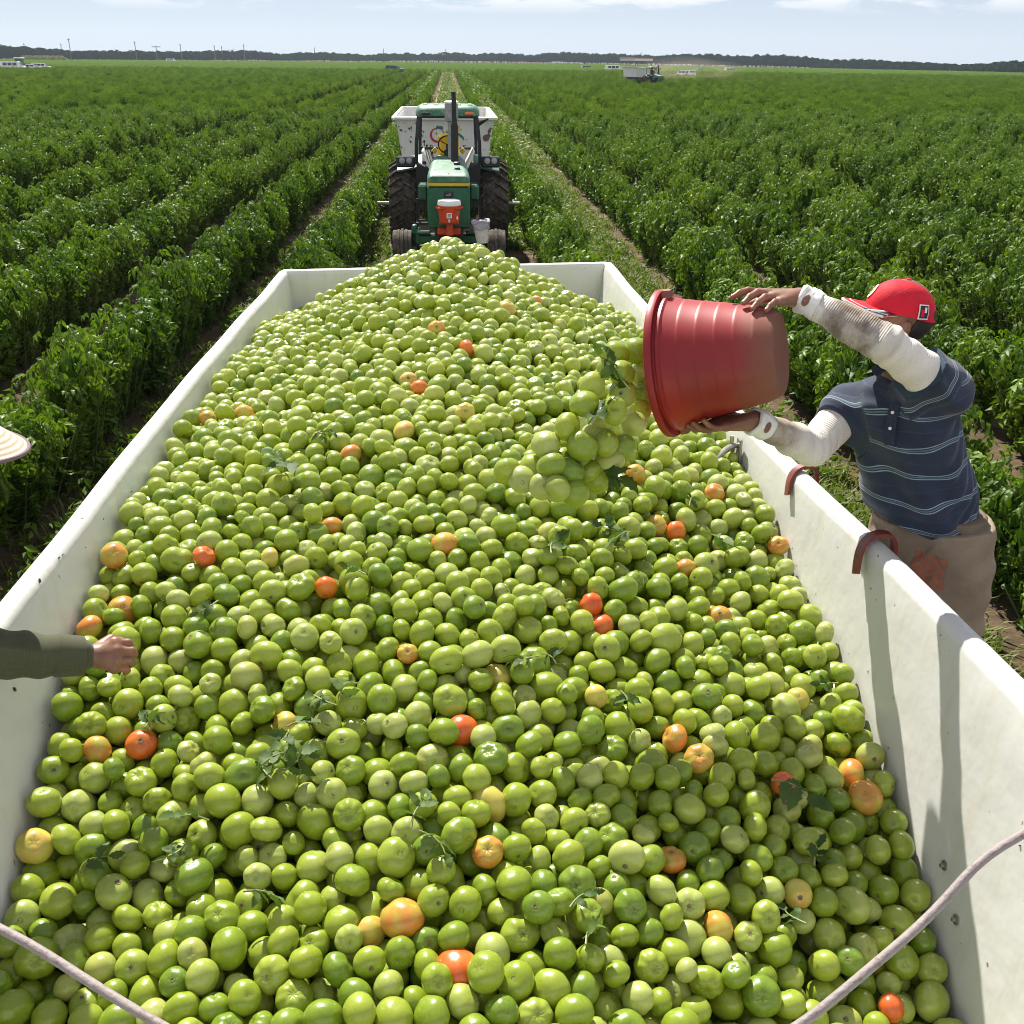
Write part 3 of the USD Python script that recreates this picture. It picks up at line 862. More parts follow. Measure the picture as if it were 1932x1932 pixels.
# worn spots and bolts on the inner walls
def wall_in(side, y, z):
    o = 0.096 + (2.10 - z) * 0.1227
    return V((xr(y) - o) if side > 0 else (xl(y) + o), y, z)
for y, z in ((2.10, 1.70), (1.99, 1.63)):
    p = wall_in(1, y, z)
    part('bolt', cat([revolve(p + V(0.004, 0, 0), (-1, 0, 0.12), [(0, .013), (.004, .013), (.005, .009)], 14), revolve(p, (-1, 0, .12), [(0, .006), (.009, .005)], 8)]), 'grey_steel', trailer)
rgs = np.random.default_rng(4)
sc = []
for side, y, z, n, sp in ((-1, 3.62, 2.12, 9, .05), (-1, 3.35, 2.19, 7, .10), (-1, 3.0, 2.19, 6, .12), (-1, 2.52, 2.11, 3, .02), (-1, 2.45, 2.06, 2, .03), (1, 2.42, 2.17, 9, .06), (1, 2.25, 2.15, 6, .08), (1, 2.3, 2.1, 3, .05), (1, 3.0, 2.0, 3, .2), (1, 1.9, 1.95, 5, .2), (-1, 2.2, 1.95, 4, .3), (1, 2.75, 2.205, 8, .16), (-1, 2.75, 2.205, 8, .18)):
    for _ in range((n + 1) // 3):
        yy, zz = y + rgs.normal(0, sp), min(z + rgs.normal(0, sp * 0.35), 2.205)
        o = np.interp(-zz, [-2.219, -2.218, -2.211, -2.19, -2.1, -1.13], [.030, .048, .064, .076, .088, .215])
        x = (xr(yy) - o) if side > 0 else (xl(yy) + o)
        nrm = V(-side, 0, 0.12 if zz < 2.15 else 0.9)
        nrm /= np.linalg.norm(nrm)
        _, a, b = frame(nrm)
        r1, r2 = rgs.uniform(.0012, .0042) * (1 + (rgs.random() < .12)), rgs.uniform(.0008, .0017); th = rgs.uniform(0, 3.14)
        ang = np.arange(7) * 2 * np.pi / 7
        ring = [V(x, yy, zz) + nrm * 0.0012 + (r1 * math.cos(q) * math.cos(th) - r2 * math.sin(q) * math.sin(th)) * a + (r1 * math.cos(q) * math.sin(th) + r2 * math.sin(q) * math.cos(th)) * b for q in ang]
        sc.append(hull(np.vstack([ring, np.array(ring) - nrm * 0.008])))
part('scuffs', cat(sc), 'bin_scuff', trailer, kind='stuff')

# two flat iron hooks over the right rim, the locking pin on the wall, and the hose hung across the near end
def rim_hook(y, lab, skew, k=1.0):
    x = xr(y)
    t = thing('rim_hook', lab, 'hook', mtx((x, y, RIM)))
    path = spline([(0.035, 0.02, -0.16), (0.03, 0.015, -0.06), (0.0, 0.0, 0.016), (-0.05, -0.005, 0.022), (-0.098, -0.02, -0.005), (-0.125 - skew, -0.05, -0.055), (-0.135 - skew, -0.075, -0.10)], 26) * k
    part('strap', strip(path, 0.034, 0.011, up=(0, 1, 0)), 'rust_red', t, smooth=40)
    part('bolt', cyl((0.03, 0.017, -0.12), (0.055, 0.017, -0.12), 0.012, n=8), 'dark_steel', t)
rim_hook(2.93, 'rusty red flat iron hook over the white rim, the one below the striped shirt', 0.0, 0.84)
rim_hook(3.53, 'rusty red flat iron hook over the white rim, below the bent elbow', 0.0, 0.72)
lp = thing('locking_pin', 'short grey bent steel rod fixed to the inside of the white wall', 'rod')
q = wall_in(1, 3.98, 2.12)
part('rod', tube(spline([q + V(-0.01, 0.02, 0.03), q + V(-.05, 0, .028), q + V(-.10, -.04, 0.0), q + V(-.19, -.13, -.08)], 14), 0.011, 8), 'grey_steel', lp)
part('plate', box(q + V(-0.004, 0.015, 0.0), (0.012, 0.05, 0.12), 0.004), 'grey_steel', lp)
part('pin', cyl(q + V(-.035, .02, -.035), q + V(-.035, .02, .07), 0.008), 'grey_steel', lp)
plain('hose_pink', (0.25, 0.215, 0.205), 0.6, spec=0.3, vary=0.15, scale=30, dirt=(0.16, 0.10, 0.08), dirt_at=(0.56, 0.72), bump=0.3, bscale=90)
hp = spline([(1.37, 1.48, 2.235), (1.20, 1.47, 2.47), (1.05, 1.42, 2.445), (0.91, 1.368, 2.405), (0.825, 1.331, 2.383), (0.757, 1.295, 2.339), (0.62, 1.223, 2.279), (0.505, 1.175, 2.225), (0.25, 1.12, 2.165), (0.03, 1.11, 2.15), (-0.20, 1.13, 2.17), (-0.444, 1.212, 2.234), (-0.581, 1.293, 2.252), (-0.726, 1.375, 2.272), (-0.95, 1.45, 2.28), (-1.20, 1.5, 2.235)], 90)
solo('hose', tube(hp, 0.0074, 12), 'hose_pink', 'dusty pale grey hose hanging in a bow across the near end of the white bin', 'hose')

# ------------------------------------------------------------------ the heap
def heap(x, y):
    x, y = np.asarray(x, float), np.asarray(y, float)
    left = np.interp(y, [0.3, 1.6, 2.12, 2.24, 2.37, 2.54, 2.86, 3.14, 3.46, 3.88, 5.2, 6.1, 7.0, 7.6], [-.80, -.66, -.50, -.44, -.36, -.29, -.22, -.13, -.10, -.05, -.06, -.10, -.27, -.38])
    right = np.interp(y, [0.3, 1.4, 1.87, 2.0, 2.23, 2.44, 2.67, 2.93, 3.31, 3.69, 4.02, 5.95, 7.3, 7.6], [-1.05, -.95, -.82, -.70, -.59, -.49, -.44, -.36, -.29, -.18, -.12, -.09, -.28, -.34])
    mid = np.interp(y, [0.3, 1.2, 1.6, 2.2, 2.8, 3.5, 4.2, 5.0, 5.8, 6.35, 6.8, 7.2, 7.6], [-.66, -.57, -.50, -.33, -.14, .03, .13, .22, .33, .42, .33, .12, -.06])
    t = np.clip((x - (xl(y) + .1)) / (xr(y) - xl(y) - .2), 0, 1)
    edge = left + (right - left) * t
    u = np.abs(2 * t - 1)
    k = np.interp(y, [2.5, 5.5], [1.7, 1.15])
    P = np.stack([x * 2.6, y * 2.6, 0 * x], -1)
    bump = (meshkit.fbm(P.reshape(-1, 3)).reshape(x.shape) - 0.5) * 0.10
    return RIM + edge + (mid - (left + right) / 2) * (1 - u ** k) + bump

rh = np.random.default_rng(23)
P0 = []
for layer in range(3):
    for y in np.arange(0.45, 7.72, 0.0625):
        for x in np.arange(-1.12, 1.28, 0.068):
            P0.append((x + rh.normal(0, .018) + (0.034 if int(y / .0625) % 2 else 0), y + rh.normal(0, .018), layer))
P0 = np.array(P0)
h0 = heap(P0[:, 0], P0[:, 1])
rad = np.clip(rh.normal(0.0360, 0.0038, len(P0)), 0.027, 0.047)
big = rh.random(len(P0)) < 0.03; rad[big] *= 1.08
pos = np.c_[P0[:, 0], P0[:, 1], h0 - rad - 0.058 * P0[:, 2] + rh.normal(0, .010, len(P0))]
def ymax(x): return 7.52 + (x + 1.168) * 0.12 - 0.13
def fit(pos):
    o = 0.10 + (2.10 - np.minimum(pos[:, 2], 2.10)) * 0.1227
    pos[:, 0] = np.clip(pos[:, 0], xl(pos[:, 1]) + o + rad * 0.95, xr(pos[:, 1]) - o - rad * 0.95)
    pos[:, 1] = np.minimum(np.maximum(pos[:, 1], 0.52), ymax(pos[:, 0]) - rad)
lift = 0.030 * rh.normal(size=len(pos))
for it in range(46):
    if it % 6 == 0:
        pairs = cKDTree(pos).query_pairs(0.10, output_type='ndarray')
    d = pos[pairs[:, 0]] - pos[pairs[:, 1]]
    L = np.linalg.norm(d, axis=1) + 1e-9
    want = (rad[pairs[:, 0]] + rad[pairs[:, 1]]) * 0.985
    ov = np.maximum(want - L, 0)
    mv = d / L[:, None] * (ov * 0.36)[:, None]
    np.add.at(pos, pairs[:, 0], mv); np.add.at(pos, pairs[:, 1], -mv)
    h = heap(pos[:, 0], pos[:, 1]) if it % 3 == 0 else h
    pos[:, 2] -= 0.0008
    pos[:, 2] = np.minimum(pos[:, 2], h - rad * 0.55 + lift)
    fit(pos)
depth = heap(pos[:, 0], pos[:, 1]) - pos[:, 2]
keep = depth < 0.20
pos, rad, depth = pos[keep], rad[keep], depth[keep]

def to_px(p):
    d = np.asarray(p) - EYE
    z = d @ FWD
    return np.stack([966 + 2050 * (d @ RGT) / z, 966 - 2050 * (d @ UPV) / z, z], -1)
# how much of each tomato the open side of the heap shows (only decides which ones are built one by one)
pp = to_px(pos)
buf = np.full((490, 490), -1); zb = np.full((490, 490), 1e9)
yy, xx = np.mgrid[0:490, 0:490]
for k in np.argsort(pp[:, 2]):
    cx, cy, r = pp[k, 0] / 4 + 3, pp[k, 1] / 4 + 3, rad[k] * 2050 / pp[k, 2] / 4
    a0, a1, b0, b1 = int(max(cy - r, 0)), int(min(cy + r + 2, 490)), int(max(cx - r, 0)), int(min(cx + r + 2, 490))
    if a1 <= a0 or b1 <= b0:
        continue
    sub = (xx[a0:a1, b0:b1] - cx) ** 2 + (yy[a0:a1, b0:b1] - cy) ** 2 < r * r
    m = sub & (buf[a0:a1, b0:b1] < 0)
    buf[a0:a1, b0:b1][m] = k
seen = np.bincount(buf[buf >= 0].ravel(), minlength=len(pos))

# --- tomato shapes: unit fruits with the stem end at +z
def fruit(seed, n_lobe, flat, lobe, dim, skew=(0, 0), waist=0.0):
    rg = np.random.default_rng(seed)
    m = trimesh.creation.uv_sphere(1.0, count=[18, 28])
    v = np.array(m.vertices)
    th = np.arctan2(v[:, 1], v[:, 0]); rho = np.hypot(v[:, 0], v[:, 1])
    top = np.clip(v[:, 2], 0, 1)
    ph = rg.uniform(0, 6.28)
    r = 1 + lobe * np.cos(n_lobe * th + ph + 0.5 * np.sin(th)) * (0.25 + 0.75 * top) * rho ** 1.5
    r += 0.03 * np.sin(2 * th + ph) * rho + 0.02 * np.sin(3 * v[:, 2] + ph)
    w = v * r[:, None]
    w[:, 2] *= flat
    w[:, 2] -= dim * np.exp(-(rho / 0.30) ** 2) * (v[:, 2] > 0) * (1 + 0.12 * np.cos(n_lobe * th + ph))
    w[:, 2] += 0.05 * np.exp(-(rho / 0.22) ** 2) * (v[:, 2] < 0)
    w[:, 0] += skew[0] * w[:, 2]; w[:, 1] += skew[1] * w[:, 2]
    if waist:
        w[:, 0] *= 1.12
        w[:, 1] *= 1 - waist * np.exp(-(w[:, 0] / 0.35) ** 2) * (w[:, 1] > 0)
    return trimesh.Trimesh(w, m.faces, process=False)
def scar(f, flat, dim, seed):
    rg = np.random.default_rng(seed)
    z0 = flat - dim * 1.05
    prof = [(0, .012), (.014, .05), (.006, .085), (.024, .115), (.020, .150), (-.03, .175)]
    m = revolve(V(0, 0, z0 + 0.004), (0, 0, 1), prof, 12)
    v = np.array(m.vertices); th = np.arctan2(v[:, 1], v[:, 0]); rr = np.hypot(v[:, 0], v[:, 1])
    v[:, :2] *= (1 + 0.10 * np.cos(5 * th + seed) * (rr > .1))[:, None] * rg.uniform(0.75, 1.05)
    v[:, 2] += 0.35 * np.maximum(rr - 0.06, 0) ** 1.0 * 0.4
    return trimesh.Trimesh(v, m.faces, process=False)
SHAPES = [(1, 5, .86, .03, .16), (2, 6, .84, .05, .20), (3, 5, .92, .02, .12), (4, 7, .84, .05, .22), (5, 4, .95, .03, .10), (6, 6, .88, .04, .18, (.12, 0)), (7, 5, .98, .03, .10, (0, .15)), (8, 8, .83, .06, .24), (9, 3, .92, .04, .13), (10, 2, .92, .06, .20, (0, 0), .16), (11, 5, .90, .02, .10), (12, 6, .84, .06, .22, (.08, .1))]
FRUIT = [fruit(*s) for s in SHAPES]
SCARS = [scar(FRUIT[k], SHAPES[k][2], SHAPES[k][4], k) for k in range(12)]

def tomato_skin(name, stops, patch=None, patch_at=(0.45, 0.7)):
    nodes = {
        'oi': ('object_info', {}), 'tc': ('texture_coordinate', {}), 'w': ('vector_math', {'vector_math_type': 'add'}) if False else ('mapping', {}),
        'wn': ('white_noise_texture', {'dimensions': '1D'}),
        'cx': ('combine_xyz', {}), 'm7': ('math', {'math_type': 'multiply', 'value2': 37.0}),
        'off': ('vector_math', {'math_type': 'add'}),
        'n': ('noise_texture', {'scale': 1.1, 'detail': 3, 'roughness': 0.5}),
        'ra': ('math', {'math_type': 'multiply_add', 'value2': 0.80}), 'nb': ('math', {'math_type': 'multiply_add', 'value2': 0.30, 'value3': -0.05}),
        'r': ('rgb_ramp', {'ramp': stops}),
        'sx': ('separate_xyz', {}), 'sh': ('map_range', {'from_min': 0.45, 'from_max': 0.95, 'to_min': 0.0, 'to_max': 0.28, 'clamp': True}),
        'shm': ('mix_color', {'b': (0.11, 0.19, 0.018)}),
        'v': ('voronoi_texture', {'scale': 2.6, 'randomness': 1.0}), 'vr': ('rgb_ramp', {'ramp': [(0.045, (0.9, 0.9, 0.9)), (0.065, (0, 0, 0))]}),
        'sm': ('mix_color', {'b': (0.035, 0.03, 0.015)}),
        'p': ('principled_bsdf', {'roughness': 0.31, 'specular_ior_level': 0.5, 'subsurface_weight': 0.06, 'subsurface_scale': 0.15, 'subsurface_radius': (0.6, 0.6, 0.15), 'coat_weight': 0.12, 'coat_roughness': 0.2}),
    }
    links = [('oi.random', 'm7.value1'), ('m7.value', 'cx.x'), ('m7.value', 'cx.y'), ('tc.object', 'off.vector1'), ('cx.vector', 'off.vector2'), ('off.vector', 'n.vector'), ('off.vector', 'v.vector'),
             ('oi.random', 'ra.value1'), ('n.fac', 'nb.value1'), ('nb.value', 'ra.value3'), ('ra.value', 'r.fac'), ('tc.object', 'sx.vector'), ('sx.z', 'sh.value'), ('sh.result', 'shm.fac'), ('r.color', 'shm.a')]
    out = 'shm.result'
    for k in ('w', 'wn'):
        nodes.pop(k)
    if patch is not None:
        nodes['pn'] = ('noise_texture', {'scale': 0.8, 'detail': 2})
        nodes['pr'] = ('rgb_ramp', {'ramp': [(patch_at[0], (0, 0, 0)), (patch_at[1], (1, 1, 1))]})
        nodes['pm'] = ('mix_color', {'b': patch})
        nodes['po'] = ('vector_math', {'math_type': 'add', 'vector2': (9.1, 3.3, 5.7)})
        links += [('off.vector', 'po.vector1'), ('po.vector', 'pn.vector'), ('pn.fac', 'pr.fac'), ('pr.color', 'pm.fac'), (out, 'pm.a')]
        out = 'pm.result'
    nodes['dn'] = ('noise_texture', {'scale': 5.0, 'detail': 7, 'roughness': 0.7})
    nodes['dr'] = ('rgb_ramp', {'ramp': [(0.52, (0, 0, 0)), (0.80, (0.26, 0.26, 0.26))]})
    nodes['dm'] = ('mix_color', {'b': (0.34, 0.30, 0.17)})
    nodes['rn'] = ('map_range', {'from_min': 0.3, 'from_max': 0.7, 'to_min': 0.20, 'to_max': 0.40, 'clamp': True})
    links += [('off.vector', 'dn.vector'), ('dn.fac', 'dr.fac'), ('dr.color', 'dm.fac'), (out, 'dm.a'), ('dn.fac', 'rn.value'), ('rn.result', 'p.roughness')]
    out = 'dm.result'
    links += [(out, 'sm.a'), ('v.distance', 'vr.fac'), ('vr.color', 'sm.fac'), ('sm.result', 'p.base_color')]
    mat(name, nodes, links)
tomato_skin('skin_green', [(0.0, (0.085, 0.160, 0.010)), (0.25, (0.165, 0.240, 0.014)), (0.5, (0.220, 0.285, 0.018)), (0.7, (0.262, 0.325, 0.036)), (0.85, (0.325, 0.375, 0.10)), (1.0, (0.295, 0.285, 0.026))])
tomato_skin('skin_red', [(0.0, (0.60, 0.085, 0.014)), (1.0, (0.60, 0.12, 0.02))], (0.60, 0.22, 0.03), (0.55, 0.8))
tomato_skin('skin_orange', [(0.0, (0.52, 0.21, 0.035)), (1.0, (0.55, 0.17, 0.028))], (0.40, 0.36, 0.05), (0.42, 0.66))
tomato_skin('skin_yellow', [(0.0, (0.46, 0.40, 0.08)), (1.0, (0.50, 0.42, 0.07))], (0.52, 0.24, 0.05), (0.50, 0.75))
plain('scar_cork', (0.20, 0.155, 0.085), 0.85, vary=0.6, scale=9, dirt=(0.05, 0.035, 0.02), dirt_at=(0.45, 0.6))

def cls_tomato(name, k, skin):
    c = kind_class(name)
    part('skin', FRUIT[k], skin, c, smooth=True)
    part('stem_scar', SCARS[k], 'scar_cork', c, smooth=50)
    return c
GREEN = [cls_tomato('green_kind_%03d' % k, k, 'skin_green') for k in range(12)]
RIPE = {c: [cls_tomato('%s_kind_%03d' % (c, k), q, 'skin_' + c) for k, q in enumerate((0, 1, 3, 6, 10))] for c in ('red', 'orange', 'yellow')}

# --- the ripening ones, each where the photograph has it: (x, y) on the heap
RIPES = [
 ('orange', 222, 1059, 'half ripe orange tomato among green ones by the left wall, upper one of two'), ('red', 402, 1054, 'bright orange red tomato in the left part of the heap'),
 ('yellow', 530, 1048, 'pale yellowish tomato right of the orange red one in the left part of the heap'), ('orange', 245, 1140, 'large orange streaked tomato near the left wall above the reaching hand'),
 ('orange', 172, 1179, 'dull orange tomato tucked at the left wall above the reaching hand'), ('red', 610, 1097, 'single bright red tomato on the heap left of the middle'),
 ('orange', 768, 1231, 'half orange tomato in the middle of the heap'), ('yellow', 920, 1266, 'yellow orange tomato with a stem scar in the middle of the heap'),
 ('red', 882, 1403, 'shiny red orange tomato with a deep dimple in the middle of the heap'), ('red', 262, 1401, 'orange red tomato partly under leaves in the left front'),
 ('orange', 185, 1424, 'dull brownish orange tomato near the left wall in the front'), ('yellow', 943, 1527, 'very large yellow orange tomato in the front middle of the heap'),
 ('orange', 913, 1593, 'orange flushed tomato just below the very large yellow orange one'), ('orange', 730, 1751, 'round pale orange tomato in the front middle'),
 ('red', 840, 1816, 'big red orange tomato in the front, nearest of the ripe ones'), ('yellow', 57, 1606, 'yellow tomato at the left edge of the front heap'),
 ('yellow', 690, 1750, 'yellowish green tomato left of the round pale orange one in front'), ('yellow', 525, 1391, 'yellowish tomato beside green leaves in the left front'),
 ('orange', 1230, 1000, 'orange tomato beside a red one right of the falling stream'), ('red', 1270, 996, 'red tomato beside an orange one right of the falling stream'),
 ('orange', 1291, 1061, 'pale orange tomato below the red and orange pair on the right'), ('orange', 1464, 1046, 'orange tomato close to the right wall'),
 ('red', 1113, 1136, 'dull red tomato in the shadow below the falling stream, upper of two'), ('red', 1140, 1184, 'red orange tomato in the shadow below the falling stream, lower of two'),
 ('orange', 1336, 1171, 'orange tomato half hidden in the shade of the right side'), ('yellow', 1126, 1339, 'yellow orange tomato touching a large pale green one right of the middle'),
 ('orange', 1268, 1416, 'brownish orange tomato left of the glossy orange one in the right front'), ('orange', 1316, 1439, 'glossy orange tomato with a stem scar in the right front'),
 ('red', 1476, 1491, 'red tomato half covered by a dark leaf at the right'), ('orange', 1601, 1484, 'dull orange tomato in the shade near the right wall'),
 ('orange', 1633, 1524, 'small pale orange tomato in the shade near the right wall'), ('orange', 1257, 1601, 'round orange tomato in the front right of the heap'),
 ('orange', 1334, 1731, 'pale orange tomato in the front right, nearest the hose'), ('yellow', 1508, 1319, 'yellow tomato near the right wall in the shade'),
 ('yellow', 1511, 1690, 'dull yellow tomato under the hose at the right'), ('red', 1671, 1921, 'red tomato at the bottom right edge of the picture'),
 ('orange', 822, 613, 'peach coloured tomato on the far slope of the heap'), ('red', 872, 667, 'red tomato on the far slope of the heap, upper of two'),
 ('red', 803, 727, 'red tomato on the far slope of the heap, lower of two'), ('yellow', 768, 722, 'yellow tomato touching the lower red one on the far slope'),
 ('orange', 654, 865, 'orange tomato with a ringed stem scar right of the big leaf sprig'), ('yellow', 755, 808, 'yellowish orange tomato in the upper middle of the heap'),
 ('yellow', 879, 761, 'yellow green tomato with a dark spot in the upper middle'), ('orange', 619, 1004, 'orange yellow tomato in the left middle of the heap'),
 ('orange', 842, 1048, 'orange yellow tomato with a star scar in the middle of the heap'), ('orange', 1213, 882, 'orange tomato below the mouth of the red bucket'),
 ('orange', 1008, 571, 'small peach tomato high on the far right slope'), ('orange', 454, 776, 'pale orange tomato on the left far slope'), ('orange', 379, 769, 'orange tomato by the left wall on the far slope'),
 ('yellow', 961, 600, 'pale yellow tomato right of the peach one on the far slope'), ('orange', 1346, 925, 'orange tomato near the locking pin on the right')]
SIZE = {(943, 1527): .051, (840, 1816): .047, (882, 1403): .041, (245, 1140): .046, (57, 1606): .043}
used = np.zeros(len(pos), bool)
for k, (c, px, py, lab) in enumerate(RIPES):
    ray = px_ray(px, py); ray /= np.linalg.norm(ray)
    d = pos - EYE; t = d @ ray
    dist = np.linalg.norm(d - t[:, None] * ray, axis=1)
    cand = np.where(~used & (seen > 3), dist / rad + 0.0 * t, 99)
    cand = np.where((seen > 0.55 * np.pi * (rad * 512 / np.maximum(t, .1)) ** 2), cand, cand + 0.9)
    j = int(np.argmin(cand)); used[j] = True
    r = SIZE.get((px, py), rad[j] * 1.02)
    q = rquat(1, rh)[0]
    if k % 3 == 0:                                # some show the stem end
        tow = -ray + V(0, 0, .5); tow /= np.linalg.norm(tow); _, a, b = frame(tow)
        rot = np.stack([a, b, tow], 1)
    else:
        rot = q2m(q)
    instance(RIPE[c][k % 5], 'ripening_tomato', lab, 'tomato', mtx(pos[j], rot, r * 1.03))

order = [k for k in np.argsort(-seen) if not used[k]]
near = order[:265]
for n, k in enumerate(near):
    used[k] = True
    rot = q2m(rquat(1, rh)[0])
    if rh.random() < 0.42:
        tow = EYE - pos[k]; tow /= np.linalg.norm(tow); tow = tow + rh.normal(0, .45, 3); tow /= np.linalg.norm(tow); _, a, b = frame(tow)
        rot = np.stack([a, b, tow], 1)
    s = rad[k] * 1.03 * np.array([rh.uniform(.95, 1.06), rh.uniform(.95, 1.06), 1.0])
    instance(GREEN[int(rh.integers(12))], 'green_tomato', 'pale green unripe tomato in the front part of the heap', 'tomato', mtx(pos[k], rot, s), 'green tomatoes in the front of the heap')
rest = np.where(~used & ((seen > 0) | (depth < 0.11)))[0]
hp_ = thing('tomato_heap', 'the rest of the green tomatoes heaped in the white bin', 'tomatoes', kind='stuff')
instancer('tomatoes', hp_, [[(FRUIT[k], 'skin_green', True), (SCARS[k], 'scar_cork', 50)] for k in range(12)], pos[rest], rh.integers(0, 12, len(rest)), rquat(len(rest), rh), rad[rest] * 1.03)
# below the loose top layers the heap is closed (in the dark between the fruits)
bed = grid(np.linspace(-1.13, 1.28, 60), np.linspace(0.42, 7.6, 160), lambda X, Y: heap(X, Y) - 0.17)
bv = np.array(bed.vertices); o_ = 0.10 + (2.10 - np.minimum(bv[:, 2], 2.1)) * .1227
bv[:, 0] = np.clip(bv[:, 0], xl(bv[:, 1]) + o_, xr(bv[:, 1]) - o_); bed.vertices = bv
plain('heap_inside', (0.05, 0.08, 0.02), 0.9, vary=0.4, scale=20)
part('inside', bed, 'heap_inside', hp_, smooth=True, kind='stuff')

# --- the stream falling out of the bucket: (column, row, distance)
STREAM = [(1200, 662, 3.18), (1160, 668, 3.10), (1174, 704, 3.06), (1150, 690, 3.12), (1212, 700, 3.20), (1216, 745, 3.18), (1175, 742, 3.08), (1118, 728, 3.05), (1102, 762, 3.00), (1160, 775, 2.96), (1196, 800, 3.10),
          (1205, 775, 3.18), (1140, 800, 3.06), (1070, 805, 2.98), (1118, 826, 3.04), (1098, 842, 2.96), (1140, 835, 3.00), (1175, 845, 3.05), (1150, 868, 3.04), (1030, 838, 2.98), (1062, 845, 3.06),
          (1040, 878, 2.95), (1075, 890, 2.97), (1108, 888, 3.02), (1050, 922, 2.93), (1085, 930, 2.96), (1120, 905, 3.06), (1005, 882, 3.01), (985, 905, 2.98), (1022, 918, 2.95), (958, 888, 3.0), (1065, 870, 3.02), (1095, 868, 3.02)]
SH = heap(np.array([0.]), np.array([0.]))
for k, (px, py, u) in enumerate(STREAM):
    p = EYE + px_ray(px, py) * u
    p[2] = max(p[2], float(heap(p[:1], p[1:2])[0]) + 0.03)
    r = rh.uniform(0.036, 0.043) * 1.03
    instance(GREEN[int(rh.integers(12))], 'falling_tomato', 'green tomato tumbling in the stream out of the tilted red bucket', 'tomato', mtx(p, q2m(rquat(1, rh)[0]), r), 'green tomatoes pouring from the bucket')

# --- leaves and stalks among the fruit
leafy('cut_leaf', (0.032, 0.068, 0.014), (0.11, 0.17, 0.045), rough=0.6, trans=0.3, spec=0.25)
leafy('stalk', (0.16, 0.20, 0.06), (0.26, 0.28, 0.10), rough=0.6, trans=0.05)
def sprig(seed, size):
    rg = np.random.default_rng(seed)
    vs, fs, o = [], [], 0
    st = []
    for b in range(rg.integers(1, 3)):
        yaw = rg.uniform(0, 6.28)
        rotm = euler(yaw, rg.uniform(-.3, .2), rg.normal(0, .4))
        curve = [V(size * t, size * 0.25 * math.sin(2 * t + b), 0.1 * size * math.sin(3 * t)) for t in np.linspace(0, 1, 7)]
        st.append(tube([rotm @ c for c in curve], np.linspace(.0028, .0014, 7), 5))
        for t, s in ((.35, 1), (.4, -1), (.65, 1), (.7, -1), (1, 0)):
            c = rotm @ curve[int(round(t * 6))]
            L = size * rg.uniform(.45, .75)
            v, f = big_leaf(L, L * rg.uniform(.45, .62), rg.uniform(-.2, .7), rg)
            m = rotm @ euler(s * rg.uniform(.7, 1.2), rg.uniform(-.5, .5), rg.normal(0, .7))
            vs.append(v @ m.T + c); fs.append(f + o); o += len(v)
    return trimesh.Trimesh(np.vstack(vs), np.vstack(fs), process=False), cat(st)
def big_leaf(L, w, droop, rg):
    """lobed, cupped leaf: 9 stations"""
    n = 9; x = np.linspace(0, 1, n)
    hw = w / 2 * np.sin(np.pi * np.clip(x * 0.93 + 0.05, 0, 1)) ** 0.8 * (1 + 0.17 * np.cos(np.arange(n) * np.pi))
    hw[-1] = 0.0
    z = -droop * L * x ** 2 + 0.03 * L * np.sin(9 * x + rg.uniform(0, 6))
    v = []
    for k in range(n):
        v += [(x[k] * L, 0, z[k]), (x[k] * L - .12 * hw[k], hw[k], z[k] + .35 * hw[k] + rg.normal(0, .03 * w)), (x[k] * L - .12 * hw[k], -hw[k], z[k] + .35 * hw[k] + rg.normal(0, .03 * w))]
    f = []
    for k in range(n - 1):
        a, b = 3 * k, 3 * k + 3
        f += [[a, b, b + 1], [a, b + 1, a + 1], [a, b + 2, b], [a, a + 2, b + 2]]
    return np.array(v), np.array(f)
SPRIGS = [(565, 885, .15, 'large sprig of green leaves on the upper left of the heap, beside a ringed tomato'), (690, 1090, .10, 'dark leafy sprig just right of the single bright red tomato'), (412, 1140, .09, 'dry grey green leaf in the left middle of the heap'),
          (285, 1385, .11, 'leaves lying over the orange red tomato in the left front'), (545, 1385, .10, 'upright pointed leaf beside a yellowish tomato in the left front'), (495, 1450, .12, 'curled leaf cluster in the left front below the pointed leaf'), (530, 1470, .11, 'leafy stalk right of the curled leaf cluster in the left front'),
          (395, 1555, .11, 'leaf sprig near the left front, with a bent pale tip'), (352, 1600, .08, 'small torn leaf in the left front'), (790, 1575, .12, 'leaf sprig left of the orange tomatoes in the front middle'), (1015, 1245, .09, 'small dark sprig in the middle of the heap beside the yellow orange tomato'),
          (1040, 1050, .13, 'dark broad leaf in the shadow right of the middle'), (1455, 1478, .14, 'dark broad leaf half covering the red tomato at the right'), (1105, 1790, .09, 'pale dry sprig at the bottom right of the middle'), (1535, 1640, .08, 'leaf tip between tomatoes under the right wall'),
          (1190, 1010, .13, 'dark leafy stalk left of the orange and red pair'), (1330, 1010, .13, 'leafy stalk right of the orange and red pair'), (1300, 960, .09, 'pointed dark leaf above the orange and red pair'), (460, 1690, .10, 'thin leafy stalk in the left front'), (1170, 1310, .10, 'sprig between shaded tomatoes right of the middle'),
          (1075, 1720, .09, 'thin dry stalk standing in the front'), (1520, 1750, .09, 'crumpled dry leaf under the hose at the right'), (640, 1330, .10, 'bent stalk with a leaf in the left middle'), (150, 1655, .10, 'wiry stalk at the far left front'), (600, 820, .07, 'small bright leaf on the upper heap'), (1580, 1295, .08, 'small leaf close to the right wall')]
